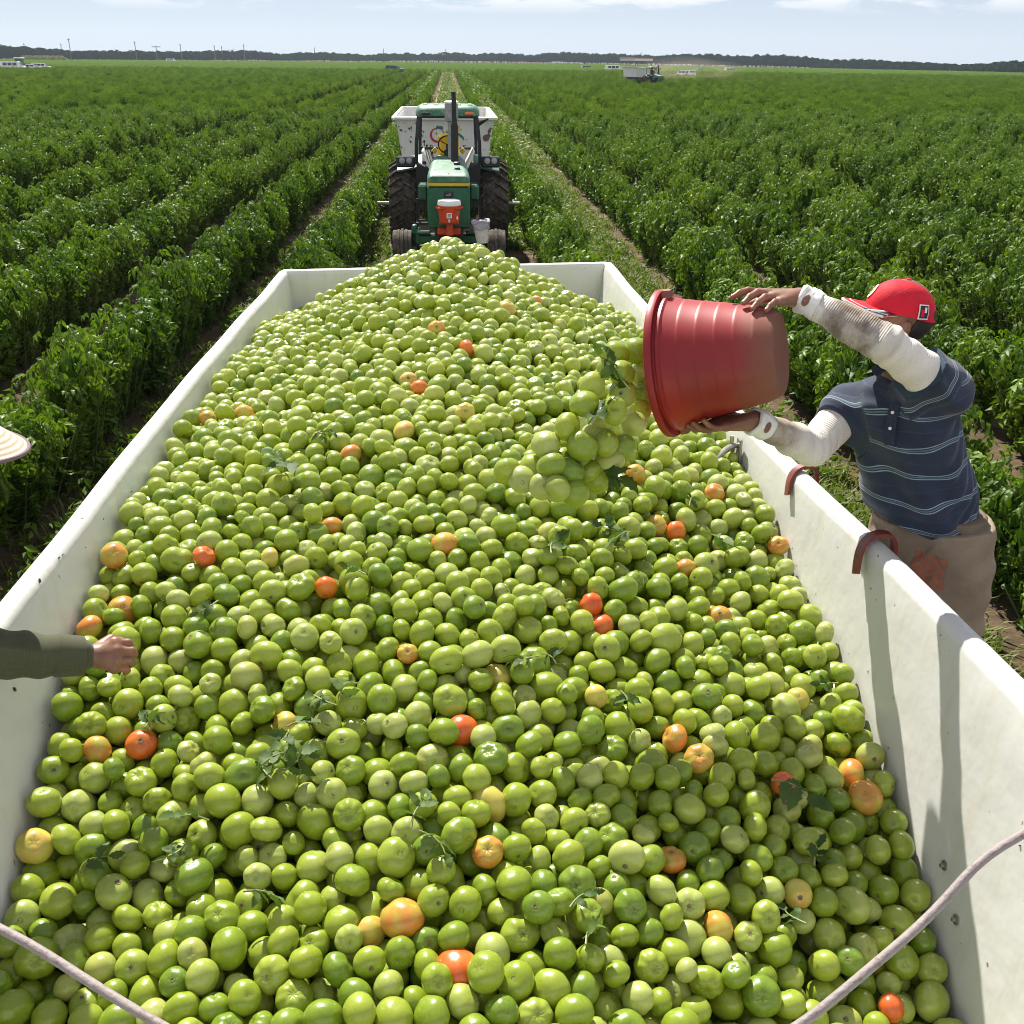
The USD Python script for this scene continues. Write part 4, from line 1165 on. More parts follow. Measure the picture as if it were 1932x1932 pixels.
for k, (px, py, s, lab) in enumerate(SPRIGS):
    ray = px_ray(px, py)
    for u in np.arange(1.6, 6, .01):
        p = EYE + ray * u
        if p[2] < float(heap(p[:1], p[1:2])[0]) + 0.012:
            break
    t = thing('leaf_sprig', lab, 'leaves', mtx(p + V(0, 0, .012), euler(0, 0, 0)))
    lv, st = sprig(100 + k, s * .72)
    part('leaves', lv, 'cut_leaf', t, smooth=40)
    part('stalk', st, 'stalk', t)
for k, (px, py, u, lab) in enumerate([(1165, 690, 3.04, 'leafy stalk in the air beside the bucket mouth'), (1188, 735, 3.0, 'torn leaves falling between tomatoes below the bucket mouth'), (1120, 880, 3.0, 'leaf sprig falling at the foot of the stream'), (1110, 800, 2.98, 'bright thin leaf caught in the falling stream')]):
    t = thing('falling_leaf', lab, 'leaves', mtx(EYE + px_ray(px, py) * u, euler(k, .8, .5)))
    lv, st = sprig(300 + k, .085)
    part('leaves', lv, 'cut_leaf', t, smooth=40)
    part('stalk', st, 'stalk', t)

# ------------------------------------------------------------------ the tractor facing us behind the bin
plain('tractor_green', (0.008, 0.080, 0.038), 0.36, spec=0.5, vary=0.12, scale=5, dirt=(0.16, 0.16, 0.11), dirt_at=(0.56, 0.95), coat=0.3)
plain('roof_green', (0.028, 0.135, 0.080), 0.5, vary=0.12, scale=5, dirt=(0.26, 0.30, 0.24), dirt_at=(0.45, 0.85))
plain('tractor_yellow', (0.60, 0.42, 0.015), 0.4, vary=0.1)
plain('black_paint', (0.012, 0.012, 0.014), 0.4, vary=0.3)
plain('black_matt', (0.018, 0.018, 0.018), 0.75, vary=0.3)
plain('tyre_tread', (0.035, 0.032, 0.029), 0.85, spec=0.2, vary=0.2, scale=7, dirt=(0.17, 0.135, 0.10), dirt_at=(0.42, 0.72), bump=0.2)
plain('white_paint', (0.76, 0.76, 0.75), 0.4, vary=0.06, dirt=(0.42, 0.38, 0.32), dirt_at=(0.6, 0.85))
plain('amber', (0.75, 0.16, 0.02), 0.3, vary=0.1)
plain('lamp_glass', (0.30, 0.30, 0.30), 0.12, spec=0.8, vary=0.2)
plain('cooler_orange', (0.55, 0.055, 0.012), 0.42, vary=0.08)
plain('paper_white', (0.78, 0.77, 0.74), 0.7, vary=0.05)
plain('bucket_white', (0.66, 0.63, 0.58), 0.5, vary=0.1, dirt=(0.30, 0.23, 0.17), dirt_at=(0.5, 0.8), scale=9)
plain('bag_lilac', (0.42, 0.38, 0.45), 0.5, vary=0.15)

def front_tyre(s):
    c = V(s * 0.818, 0, 0.40)
    w, r = 0.165, 0.40
    prof = [(-w * .75, .22), (-w, .30), (-w * .98, .36)]
    ribs = []
    for a in (-.78, -.40, 0, .40, .78):
        ribs += [((a - .16) * w, r - .035), ((a - .13) * w, r - (0.010 + .03 * abs(a))), ((a + .13) * w, r - (0.010 + .03 * abs(a))), ((a + .16) * w, r - .035)]
    prof += ribs + [(w * .98, .36), (w, .30), (w * .75, .22)]
    return c, revolve(c, (1, 0, 0), prof, 40)
def rear_tyre(s):
    c = V(s * 0.872, 2.70, 0.86)
    w, r = 0.27, 0.80
    body = revolve(c, (1, 0, 0), [(-w * .7, .46), (-w, .55), (-w, .70), (-w * .82, r - .02), (-w * .4, r), (w * .4, r), (w * .82, r - .02), (w, .70), (w, .55), (w * .7, .46)], 48)
    lugs = []
    for k in range(24):
        for sd in (-1, 1):
            a = 2 * math.pi * (k + (0.5 if sd > 0 else 0)) / 24
            pts = []
            for x, da, h0 in ((0.012 * sd, 0.0, .055), (sd * w * .55, -0.10, .055), (sd * w * 1.0, -0.20, .035)):
                for dd in (-.030, .030):
                    for hh in (-.03, h0):
                        q = a + da + dd * 0.9
                        rr = r + hh - (0.03 if abs(x) > w * .8 else 0)
                        pts.append(c + V(x, rr * math.sin(q), rr * math.cos(q)))
            lugs += [hull(pts[:8]), hull(pts[4:])]
    return c, body, cat(lugs)

def tractor(A, label):
    t = thing('tractor', label, 'tractor', A)
    for s in (-1, 1):
        c, m = front_tyre(s)
        w = part('front_wheel', m, 'tyre_tread', t, smooth=25)
        part('rim', revolve(c, (1, 0, 0), [(-.10, .03), (-.12, .12), (-.07, .20), (-.11, .225), (.11, .225), (.07, .2), (.12, .12), (.10, .03)], 24), 'tractor_yellow', w)
        c, m, lg = rear_tyre(s)
        w = part('rear_wheel', m, 'tyre_tread', t, smooth=25)
        part('tread', lg, 'tyre_tread', w, smooth=False)
        part('rim', revolve(c, (1, 0, 0), [(-.15, .05), (-.17, .2), (-.06, .42), (-.16, .47), (.16, .47), (.06, .42), (.17, .2), (.15, .05)], 28), 'tractor_yellow', w)
        part('axle_shaft', cyl((s * 1.10, 2.70, 0.90), (s * 1.40, 2.70, 0.90), .035, n=12), 'grey_steel', t)
        # fender with two work lamps and the sloping inner panel
        x0, x1 = (0.50, 0.97)
        f = []
        rr = 0.93
        sec = [(q, .86 + rr * math.cos(q), 2.70 + rr * math.sin(q)) for q in np.linspace(-0.62, 0.9, 12)]
        rings = []
        for q, z, y in sec:
            rings.append([V(s * x0, y, z + .035), V(s * x1, y, z - .045), V(s * x1, y, z - .075), V(s * x0, y, z)])
        m = loft(rings); m.fix_normals()
        fd = part('fender', m, 'roof_green', t, smooth=30)
        part('lamp_panel', box((s * 0.80, 2.02, 1.74), (0.36, 0.14, 0.20), .03), 'black_paint', fd)
        for lx in (0.735, 0.865):
            part('work_lamp', revolve(V(s * lx, 1.955, 1.765), (0, -1, 0), [(0, .052), (.016, .055), (.02, .045), (.024, .02)], 18), 'lamp_glass', fd)
        part('inner_panel', hull([V(s * .47, 2.0, 1.93), V(s * .50, 2.0, 1.93), V(s * .33, 1.95, 1.66), V(s * .36, 1.95, 1.60), V(s * .47, 3.2, 1.93), V(s * .50, 3.2, 1.9), V(s * .33, 3.2, 1.66), V(s * .36, 3.2, 1.6)]), 'white_paint', t)
        part('side_panel', cat([hull([V(s * .36, 1.90, 1.62), V(s * .60, 1.90, 1.74), V(s * .60, 1.90, .95), V(s * .33, 1.90, .95), V(s * .36, 2.2, 1.62), V(s * .6, 2.2, 1.74), V(s * .6, 2.2, .95), V(s * .33, 2.2, .95)])]), 'black_matt', t)
        part('cab_post', cat([strip([V(s * .60, 1.95, 1.70), V(s * .585, 1.86, 2.1), V(s * .535, 1.92, 2.56)], .065, .05, up=(1, 0, 0)), strip([V(s * .56, 3.25, 1.75), V(s * .53, 3.2, 2.56)], .06, .05, up=(1, 0, 0))]), 'black_paint', t)
        part('step_lamp', box((s * .47 + .0, 0.75, 1.30), (.09, .06, .03), .008), 'white_paint', t)
        part('step', cat([box((s * .50, 1.2, .74), (.22, .4, .04), .01), box((s * .58, 1.2, .95), (.03, .05, .42)), box((s * .46, .78, 1.15), (.05, .05, .30), .01)]), 'black_matt', t)
        part('battery_box', box((s * .46, 0.95, 1.32), (.16, .5, .26), .03), 'tractor_green', t)
    # bonnet: rounded at the front, narrower and higher towards the cab
    rings = []
    for y, hw, z0, z1, rc in ((-.27, .30, 1.60, 1.66, .05), (-.285, .345, 1.60, 1.685, .07), (-.25, .358, 1.60, 1.715, .09), (-.1, .362, 1.58, 1.75, .10), (.6, .345, 1.50, 1.80, .11), (1.3, .32, 1.45, 1.835, .11), (1.85, .295, 1.42, 1.85, .11)):
        q = []
        for (cx, cz, a0) in ((hw - rc, z1 - rc, 0), (-(hw - rc), z1 - rc, 90)):
            for a in np.linspace(a0, a0 + 90, 6):
                q.append(V(cx + rc * math.cos(math.radians(a)), y, cz + rc * math.sin(math.radians(a)) + 0.02 * (1 - (cx / hw) ** 2)))
        q += [V(-hw, y, z0), V(hw, y, z0)]
        rings.append(np.array(q))
    m = loft(rings); m.fix_normals()
    hd = part('hood', m, 'roof_green', t, smooth=35)
    part('hood_emblem', revolve(V(0, -.2, 1.748), (0, -.4, 1), [(0, .018), (.008, .014)], 10), 'tractor_yellow', hd)
    part('radiator_cap', cat([revolve(V(.155, .12, 1.765), (0, 0, 1), [(0, .075), (.012, .075), (.016, .05), (.04, .045), (.045, .03)], 18)]), 'black_paint', hd)
    part('air_cap', revolve(V(.155, .62, 1.80), (0, 0, 1), [(0, .06), (.05, .06), (.06, .04)], 16), 'black_paint', hd)
    part('hood_scoop', hull([V(.22, .45, 1.79), V(.33, .45, 1.73), V(.22, 1.2, 1.83), V(.315, 1.2, 1.76), V(.22, .45, 1.80), V(.22, 1.2, 1.845)]), 'grey_steel', hd)
    part('yellow_band', box((0, -.225, 1.568), (.725, .10, .066), .012), 'tractor_yellow', t)
    g = part('grille', cat([box((0, -.10, 1.18), (.73, .30, .71), .03)]), 'tractor_green', t)
    part('badge', box((0, -.252, 1.385), (.165, .02, .125), .008), 'black_paint', g)
    part('badge_mark', cat([box((-.01, -.263, 1.385), (.07, .006, .018), .002), box((.02, -.263, 1.40), (.03, .006, .03), .002)]), 'grey_steel', g)
    part('engine', cat([box((0, .9, 1.15), (.5, 1.7, .7), .05), box((0, 2.2, .95), (.55, 1.1, .6), .06), box((0, 1.95, 1.55), (.62, .25, .5), .04)]), 'black_matt', t)
    part('front_frame', cat([box((0, -.18, .70), (.50, .34, .26), .03), box((0, .6, .72), (.36, 1.6, .24), .02)]), 'black_matt', t)
    ax = part('front_axle', cat([box((0, 0, .62), (1.14, .16, .17), .03), box((-.55, 0, .66), (.13, .18, .30), .04), box((.55, 0, .66), (.13, .18, .30), .04), box((-.45, -.08, .74), (.26, .14, .06), .02), box((.40, -.08, .74), (.22, .14, .06), .02)]), 'tractor_green', t)
    part('hub', cat([cyl((s * .58, 0, .41), (s * .72, 0, .41), .075) for s in (-1, 1)] + [revolve(V(-.60, -.03, .72), (0, 0, 1), [(0, .055), (.10, .06), (.14, .045), (.155, .02)], 14)]), 'tractor_green', ax)
    # exhaust stack, pre-cleaner
    part('exhaust', cat([revolve(V(.118, 1.05, 1.80), (0, 0, 1), [(0, .066), (.03, .070), (.62, .066), (.70, .050), (.72, .044)], 20), revolve(V(.118, 1.05, 2.50), (-.02, 0, 1), [(0, .043), (.50, .041), (.50, .034), (.4, .03)], 18)]), 'black_matt', t)
    pc = part('air_cleaner', revolve(V(.068, 1.62, 1.85), (0, 0, 1), [(0, .07), (.62, .07), (.64, .12), (.70, .125), (.93, .122), (.94, .09)], 24), 'grey_steel', t)
    part('cleaner_lid', revolve(V(.068, 1.62, 2.79), (0, 0, 1), [(0, .128), (.025, .13), (.045, .10), (.05, .03)], 24), 'white_paint', pc)
    # roof with ribs, lamps
    rings = []
    for z, hx, hy in ((2.545, .585, .66), (2.56, .60, .68), (2.63, .60, .68), (2.70, .565, .62), (2.735, .50, .54), (2.74, .40, .42)):
        rings.append(np.array([V(hx * np.sign(c) * abs(c) ** .35, 2.55 + hy * np.sign(q) * abs(q) ** .35, z) for c, q in zip(np.cos(np.linspace(0, 2 * np.pi, 40, endpoint=False)), np.sin(np.linspace(0, 2 * np.pi, 40, endpoint=False)))]))
    m = loft(rings); m.fix_normals()
    rf = part('roof', m, 'roof_green', t, smooth=30)
    for x in (-.42, -.21, .21, .42):
        part('roof_rib', box((x, 2.48, 2.735), (.085, .80, .030), .012), 'roof_green', rf)
    part('marker_lamp', box((.40, 1.868, 2.60), (.17, .03, .05), .012), 'amber', rf)
    part('marker_lamp', box((-.40, 1.868, 2.60), (.17, .03, .05), .012), 'black_paint', rf)
    for c_, s_ in (((0, 1.90, 2.535), (1.12, .05, .03)), ((0, 3.2, 2.535), (1.06, .05, .03)), ((0, 3.15, 1.90), (1.06, .05, .05))):
        part('cab_rail', box(c_, s_, .01), 'black_paint', t)
    part('mirror_arm', cat([strip([V(.575, 1.88, 2.44), V(.66, 1.8, 2.48), V(.75, 1.76, 2.52)], .03, .02, up=(0, 0, 1)), hull([V(.58, 1.86, 2.40), V(.73, 1.76, 2.52), V(.74, 1.75, 2.50), V(.58, 1.88, 2.38), V(.58, 1.88, 2.43)])]), 'black_paint', t)
    # seat, wheel, levers, console
    st = part('seat', cat([box((.01, 2.75, 1.72), (.50, .48, .14), .05)]), 'tractor_yellow', t)
    part('seat_back', box((.01, 3.0, 1.96), (.42, .12, .44), .055), 'tractor_yellow', st)
    for x in (-.26, .28):
        part('armrest', box((x, 2.72, 1.89), (.10, .34, .09), .035), 'tractor_yellow', st)
    ang = np.linspace(0, 2 * np.pi, 25)
    sw = part('steering_wheel', tube([V(.0 + .185 * math.cos(a), 2.32 + .11 * math.sin(a), 2.03 + .15 * math.sin(a)) for a in ang], .014, 7, False), 'black_matt', t)
    part('column', cat([cyl((0, 2.18, 1.70), (0, 2.33, 2.03), .04), box((0, 2.2, 1.80), (.16, .12, .30), .03)] + [cyl((0, 2.32, 2.02), (.17 * math.cos(a), 2.32 + .10 * math.sin(a), 2.02 + .14 * math.sin(a)), .010, n=6) for a in (.5, 2.6, 4.7)]), 'black_matt', sw)
    for k, (x, dz) in enumerate(((-.45, .34), (-.40, .26), (-.34, .22), (-.30, .14))):
        part('lever', cat([tube(spline([V(x + .08, 2.25, 1.70), V(x + .03, 2.22, 1.70 + dz * .6), V(x, 2.2, 1.74 + dz)], 7), .008, 6), revolve(V(x, 2.2, 1.73 + dz), (0, 0, 1), [(0, .012), (.02, .02), (.045, .014)], 8)]), 'black_matt', t)
    part('console', cat([box((-.36, 2.2, 1.62), (.14, .18, .14), .02), box((-.30, 2.12, 1.70), (.04, .05, .08), .01)]), 'white_paint', t)
    # front bracket that carries the cooler
    part('drink_stand', cat([box((.012, -.50, .86), (.115, .10, .22), .01), box((0, -.44, .955), (.34, .22, .03), .01), box((0, -.34, .80), (.4, .12, .12), .02)]), 'cooler_orange', t, label='red painted stand on the nose that carries the drink cooler')
    return t
TR = mtx((-0.015, 19.5, 0.0))
tractor(TR, 'green and yellow farm tractor facing the camera just behind the tomato heap')
ck = thing('drink_cooler', 'orange drink cooler with a white lid strapped on the nose of the near tractor', 'cooler', mtx((-0.01, 18.98, 0.97)))
part('body', revolve(V(0, 0, 0), (0, 0, 1), [(0, .150), (.02, .165), (.24, .190), (.27, .200), (.285, .198)], 32), 'cooler_orange', ck)
part('lid', revolve(V(0, 0, .285), (0, 0, 1), [(0, .195), (.012, .203), (.055, .200), (.085, .185), (.092, .12)], 32), 'white_paint', ck)
part('handle', cat([box((s * .21, 0, .25), (.05, .10, .035), .01) for s in (-1, 1)] + [box((0, .0, .25), (.40, .36, .02), .008)]), 'cooler_orange', ck)
part('label_plate', box((0.0, -.186, .135), (.085, .008, .085), .002, rot=np.array([[1, 0, 0], [0, .995, .10], [0, -.10, .995]])), 'paper_white', ck)
part('label_mark', cat([box((0.0, -.191, .135 + d), (.055, .004, .008), .001) for d in (-.024, -.008, .008, .024)]), 'bin_scuff', ck)
part('sticker', box((0.135, -.125, .09), (.035, .008, .05), .002, rot=rotz(.8)), 'paper_white', ck)
part('tap', cat([cyl((0, -.15, .04), (0, -.22, .04), .014, n=8), box((0, -.21, .055), (.03, .02, .04), .006)]), 'white_paint', ck)
bk = thing('white_bucket', 'dirty white bucket with a lilac bag hung beside the front wheel of the near tractor', 'bucket', mtx((.555, 18.95, .63), euler(0, 0.0, 0) @ np.array([[1, 0, -.10], [0, 1, .05], [.10, -.05, 1]])))
part('body', revolve(V(0, 0, 0), (0, 0, 1), [(0, .098), (.02, .102), (.36, .138), (.36, .130), (.05, .095), (.04, 0.02)], 28), 'bucket_white', bk)
rg = np.random.default_rng(3)
ang = np.linspace(0, 2 * np.pi, 33)
part('bag_rim', cat([tube([V(.142 * math.cos(a), .142 * math.sin(a), .355 + .018 * math.sin(3 * a)) for a in ang], .024, 8, False), hull([V(.15 * math.cos(a), .15 * math.sin(a), z) for a in np.linspace(3.6, 6.0, 9) for z in (.36, .27 + .05 * math.sin(4 * a))])]), 'bag_lilac', bk)
part('handle', tube(spline([(.14, 0, .34), (.10, -.13, .26), (0, -.17, .22), (-.10, -.13, .26), (-.14, 0, .34)], 16), .004, 6), 'grey_steel', bk)
part('hanger', cyl((0, .02, .36), (-.10, .35, .30), .012, n=8), 'dark_steel', bk)

# ------------------------------------------------------------------ the second white bin behind that tractor
def open_bin(A, label, L=5.6, hw=1.21, ht=0.98, near=True):
    t = thing('tomato_bin', label, 'trailer', A)
    def loop(o, z, y0=0.0):
        q = Polygon([(-hw + o, y0 + o), (hw - o, y0 + o), (hw - o, L - o), (-hw + o, L - o)]).buffer(-.08).buffer(.08, quad_segs=4)
        pts = np.array(q.exterior.coords)[:-1]
        c = pts.mean(0); a = np.arctan2((pts - c)[:, 1] / L, (pts - c)[:, 0] / hw)
        pts = pts[np.argsort(a)]
        return np.c_[pts, np.full(len(pts), z)]
    sec = [(.22, 0), (.10, ht - .07), (.0, ht - .06), (0, ht - .015), (.02, ht), (.06, ht), (.08, ht - .02), (.10, ht - .1), (.23, .06)]
    m = loft([loop(o, z) for o, z in sec], cap=False)
    m.fix_normals()
    part('bin_shell', m, 'bin_plastic', t, smooth=40)
    part('bin_floor', box((0, L / 2, .05), (2 * hw - .46, L - .46, .03)), 'bin_plastic', t)
    part('chassis', cat([box((s * .5, L / 2, -.18), (.14, L, .26), .01) for s in (-1, 1)] + [box((0, -.6, -.3), (.12, 1.6, .12), .02), box((0, .25, -.1), (2.0, .2, .12), .02)]), 'dark_steel', t)
    for s in (-1, 1):
        for y in (1.2, L - 1.2):
            w = part('wheel', revolve(V(s * .92, y, -.88), (1, 0, 0), [(-.13, .25), (-.13, .40), (-.10, .44), (.10, .44), (.13, .40), (.13, .25)], 24), 'rubber', t)
            part('rim', revolve(V(s * .92, y, -.88), (1, 0, 0), [(-.11, .05), (-.12, .24), (.12, .24), (.11, .05)], 16), 'grey_steel', w)
    part('axle', cat([box((0, y, -.88), (1.7, .1, .1), .01) for y in (1.2, L - 1.2)] + [box((s * .5, y, -.6), (.1, .3, .6), .01) for s in (-1, 1) for y in (1.2, L - 1.2)]), 'dark_steel', t)
    return t
bx = open_bin(mtx((-0.085, 26.2, 1.34)), 'white plastic tomato bin with a painted fruit logo, behind the near tractor')
# printed logo on its front wall (the wall leans by 0.12 over its height)
def on_front(x, z):
    return V(x, 0.222 - 0.1341 * z - 0.012 if z < .92 else 0, z)
plain('logo_red', (0.36, 0.035, 0.03), 0.5, vary=0.05); plain('logo_green', (0.02, 0.16, 0.09), 0.5, vary=0.05)
plain('logo_yellow', (0.62, 0.36, 0.04), 0.5, vary=0.05); plain('logo_dark', (0.03, 0.035, 0.035), 0.5, vary=0.05)
def flat(poly, th=.006):
    m = trimesh.creation.extrude_polygon(poly, th)
    v = np.array(m.vertices)
    w = np.array([V(a, 0, b) for a, b in v[:, :2]])
    w[:, 1] = 0.222 - 0.1341 * w[:, 2] - 0.003 - v[:, 2]
    return trimesh.Trimesh(w, m.faces, process=False)
from shapely import affinity
from shapely.geometry import Point, LineString
ring = Point(0, 0).buffer(.165, quad_segs=12).difference(Point(.012, .014).buffer(.130, quad_segs=12)).difference(Polygon([(0, 0), (-.05, .3), (.10, .3)]))
lx = -0.18
part('logo_fruit', cat([flat(affinity.translate(p, lx, .575)) for p in ([ring] if ring.geom_type == 'Polygon' else ring.geoms)]), 'logo_red', bx)
leaf = Point(0, 0).buffer(.075, quad_segs=10).intersection(Polygon([(-.1, -.0), (.1, -.02), (.1, .1), (-.1, .1)]))
part('logo_leaf', cat([flat(affinity.translate(affinity.scale(leaf, 1, .8), lx + .07, .715)), flat(affinity.translate(affinity.rotate(affinity.scale(Point(0, 0).buffer(.035), .5, 1.5), -20), lx, .745))]), 'logo_green', bx)
part('logo_dot', flat(affinity.translate(affinity.scale(Point(0, 0).buffer(.018), .7, 1.4), lx - .02, .615)), 'logo_dark', bx)
hill = Point(0, 0).buffer(.26, quad_segs=14).difference(affinity.translate(Point(0, 0).buffer(.25, quad_segs=14), 0, -.055)).intersection(Polygon([(-.2, .1), (.22, .05), (.22, .4), (-.2, .4)]))
part('logo_hill', cat([flat(affinity.translate(p, .215, .385)) for p in ([hill] if hill.geom_type == 'Polygon' else hill.geoms)] + [flat(affinity.translate(affinity.scale(Point(0, 0).buffer(.09).intersection(Polygon([(-.1, 0), (.1, .02), (.1, .1), (-.1, .1)])), 1.3, .5), .14, .60))]), 'logo_green', bx)
part('logo_rays', cat([flat(affinity.translate(affinity.rotate(Polygon([(-.026, .0), (.026, .0), (.014, .075), (-.014, .075)]), -a, origin=(0, -.13)), .205, .715 + .03)) for a in (-75, -38, 0, 38, 62)]), 'logo_yellow', bx)
for ch, x in (('D', -.36), ('E', .40)):
    lt = meshkit.text_mesh(ch, .085, .006, bold=True)
    v = np.array(lt.vertices); w = np.c_[v[:, 0] + x, 0.222 - 0.1341 * (v[:, 1] + .275) - .003 - v[:, 2], v[:, 1] + .275]
    part('letter', trimesh.Trimesh(w, lt.faces, process=False), 'logo_dark', bx, smooth=False)
rg = np.random.default_rng(12)
chips = []
for k in range(34):
    x, z, r = (rg.uniform(-1.05, -.45), rg.uniform(.25, .86), rg.uniform(.006, .022)) if k < 28 else (rg.uniform(-.9, .9), rg.uniform(.2, .85), rg.uniform(.006, .014))
    chips.append(flat(affinity.translate(affinity.rotate(affinity.scale(Point(0, 0).buffer(r, quad_segs=2), 1, rg.uniform(.5, 1.6)), rg.uniform(0, 180)), x, z), .004))
part('chips', cat(chips), 'bin_scuff', bx, kind='stuff')
spl = Point(0, 0).buffer(.075).union(Point(.06, .05).buffer(.045)).union(Point(.075, .15).buffer(.04)).union(Point(.10, .20).buffer(.03)).union(LineString([(.03, 0), (.08, .17)]).buffer(.012))
plain('splash', (0.13, 0.075, 0.06), 0.7, vary=0.3)
part('splash_mark', flat(affinity.translate(spl, .94, .52)), 'splash', bx)

# ------------------------------------------------------------------ far machines and cars (about three hundred metres off)
def car(name, label, px, y, yaw, kind, paint, cls='car'):
    p = px_at(px, 130, y); g = float(land(p[0], y))
    t = thing(name, label, cls, mtx((p[0], y, g), rotz(yaw)), group=None)
    # side outline (x forward), lower body and glasshouse
    if kind == 'van':
        low = [(-2.6, .45), (2.55, .45), (2.62, .95), (2.3, 1.15), (-2.6, 1.15)]; up = [(-2.55, 1.15), (2.15, 1.15), (1.45, 2.0), (1.2, 2.08), (-2.5, 2.08)]
        wx = (-1.7, 1.75); win = [(-1.9, -1.0), (-.85, .05), (.2, 1.1)]; wz = (1.3, 1.85); hw = .96
    elif kind == 'suv':
        low = [(-2.35, .4), (2.3, .4), (2.38, .9), (1.2, 1.08), (-2.35, 1.08)]; up = [(-2.3, 1.08), (1.15, 1.08), (.45, 1.72), (-2.1, 1.74)]
        wx = (-1.45, 1.5); win = [(-1.95, -1.15), (-1.05, -.2), (-.1, .62)]; wz = (1.16, 1.6); hw = .92
    else:
        low = [(-2.25, .35), (2.25, .35), (2.3, .78), (1.05, .98), (-2.2, 1.0)]; up = [(-1.75, .98), (1.05, .98), (.35, 1.45), (-1.15, 1.46)]
        wx = (-1.4, 1.45); win = [(-1.25, -.4), (-.3, .5)]; wz = (1.03, 1.36); hw = .88
    def prism(o, h, inset):
        m = trimesh.creation.extrude_polygon(Polygon(o).buffer(-.06).buffer(.06, quad_segs=3), 2 * h)
        v = np.array(m.vertices); w = np.c_[v[:, 0], v[:, 2] - h, v[:, 1]]
        zt = w[:, 2].max(); zl = w[:, 2].min()
        w[:, 1] *= 1 - inset * (w[:, 2] - zl) / (zt - zl)
        m = trimesh.Trimesh(w, m.faces, process=False); m.fix_normals(); return m
    b = part('body', cat([prism(low, hw, .02), prism(up, hw * .97, .14)]), paint, t, smooth=30)
    for a, c in win:
        for s in (-1, 1):
            part('side_window', hull([V(a + .04 * (k == 0), s * (hw * .975 * (1 - .14 * (z - up[0][1]) / (max(q[1] for q in up) - up[0][1]))), z) + V(0, s * d, 0) for a, k in ((a, 0), (c, 1)) for z in wz for d in (-.02, .012)]), 'car_glass', t)
    fx = up[1][0]; tx, tz = up[2]
    part('windscreen', hull([V(fx - .02 + (tx - fx) * q + d, s * hw * (.86 - .1 * q), up[1][1] + (tz - up[1][1]) * q + d * .6) for q in (.08, .92) for s in (-1, 1) for d in (-.02, .03)]), 'car_glass', t)
    part('rear_window', hull([V(up[0][0] + (up[-1][0] - up[0][0]) * q + d, s * hw * .80, up[0][1] + (up[-1][1] - up[0][1]) * q) for q in (.3, .85) for s in (-1, 1) for d in (.02, -.025)]), 'car_glass', t)
    for x in wx:
        for s in (-1, 1):
            part('wheel', revolve(V(x, s * hw * .92, .33), (0, 1, 0), [(-.1, .2), (-.1, .31), (-.07, .33), (.07, .33), (.1, .31), (.1, .2)], 18), 'rubber', t)
    for s in (-1, 1):
        part('headlight', box((max(q[0] for q in low) - .08, s * hw * .72, .80), (.14, .3, .14), .03), 'lamp_glass', t)
    return t
plain('car_white', (0.74, 0.74, 0.74), 0.3, vary=0.04, coat=0.5); plain('car_silver', (0.42, 0.43, 0.44), 0.3, metal=0.3, vary=0.04, coat=0.5); plain('car_dark', (0.02, 0.022, 0.028), 0.25, vary=0.1, coat=0.5)
plain('car_glass', (0.012, 0.014, 0.018), 0.08, spec=0.7, vary=0.1)
car('parked_van', 'long white panel van at the far left field edge, with three dark side windows', 25.5, 262, 0.0, 'van', 'car_white', 'van')
car('parked_car', 'white car at the far left, directly right of the white van', 61, 270, 0.1, 'sedan', 'car_white')
car('parked_car', 'white car at the far left, rightmost of the parked row', 81, 275, 0.05, 'suv', 'car_white')
car('parked_car', 'silver white car at the far left between two other white cars', 73, 284, 0.3, 'sedan', 'car_silver')
car('parked_suv', 'black utility car in the crop left of the tractor lane', 745, 300, -0.35, 'suv', 'car_dark')
car('parked_car', 'tiny white vehicle on the far road below the wood at left', 325, 600, 0, 'van', 'car_white')
car('parked_suv', 'silver grey utility car in the crop at right, leftmost of five', 1110, 375, 0.0, 'suv', 'car_silver')
car('parked_van', 'white passenger van with a row of dark windows, behind the far tractor', 1159, 330, 0.0, 'van', 'car_white', 'van')
car('parked_car', 'white car in the crop just right of the far tractor, nearest one', 1291, 232, 2.2, 'suv', 'car_white')
car('parked_car', 'silver car in the dust right of the far tractor', 1322, 345, 0.1, 'sedan', 'car_silver')
car('parked_suv', 'white utility car in the crop, rightmost of the far vehicles', 1382, 330, 0.05, 'suv', 'car_white')
# tractor roof showing behind the white van
p = px_at(37, 118, 285)
t = thing('tractor', 'green and white tractor roof showing behind the white van at far left', 'tractor', mtx((p[0], 285, float(land(p[0], 285)))))
part('roof', cat([box((0, 0, 2.75), (2.0, 1.7, .28), .1)]), 'white_paint', t)
part('cab', box((0, 0, 2.0), (1.7, 1.5, 1.3), .08), 'tractor_green', t)
part('body', box((.9, 0, 1.1), (3.2, .9, .9), .1), 'tractor_green', t)
part('wheel', cat([revolve(V(-.4, s * .8, .8), (0, 1, 0), [(-.2, .4), (-.2, .75), (-.1, .8), (.1, .8), (.2, .75), (.2, .4)], 20) for s in (-1, 1)] + [revolve(V(2.0, s * .7, .5), (0, 1, 0), [(-.12, .25), (-.12, .46), (0, .5), (.12, .46), (.12, .25)], 18) for s in (-1, 1)]), 'rubber', t)
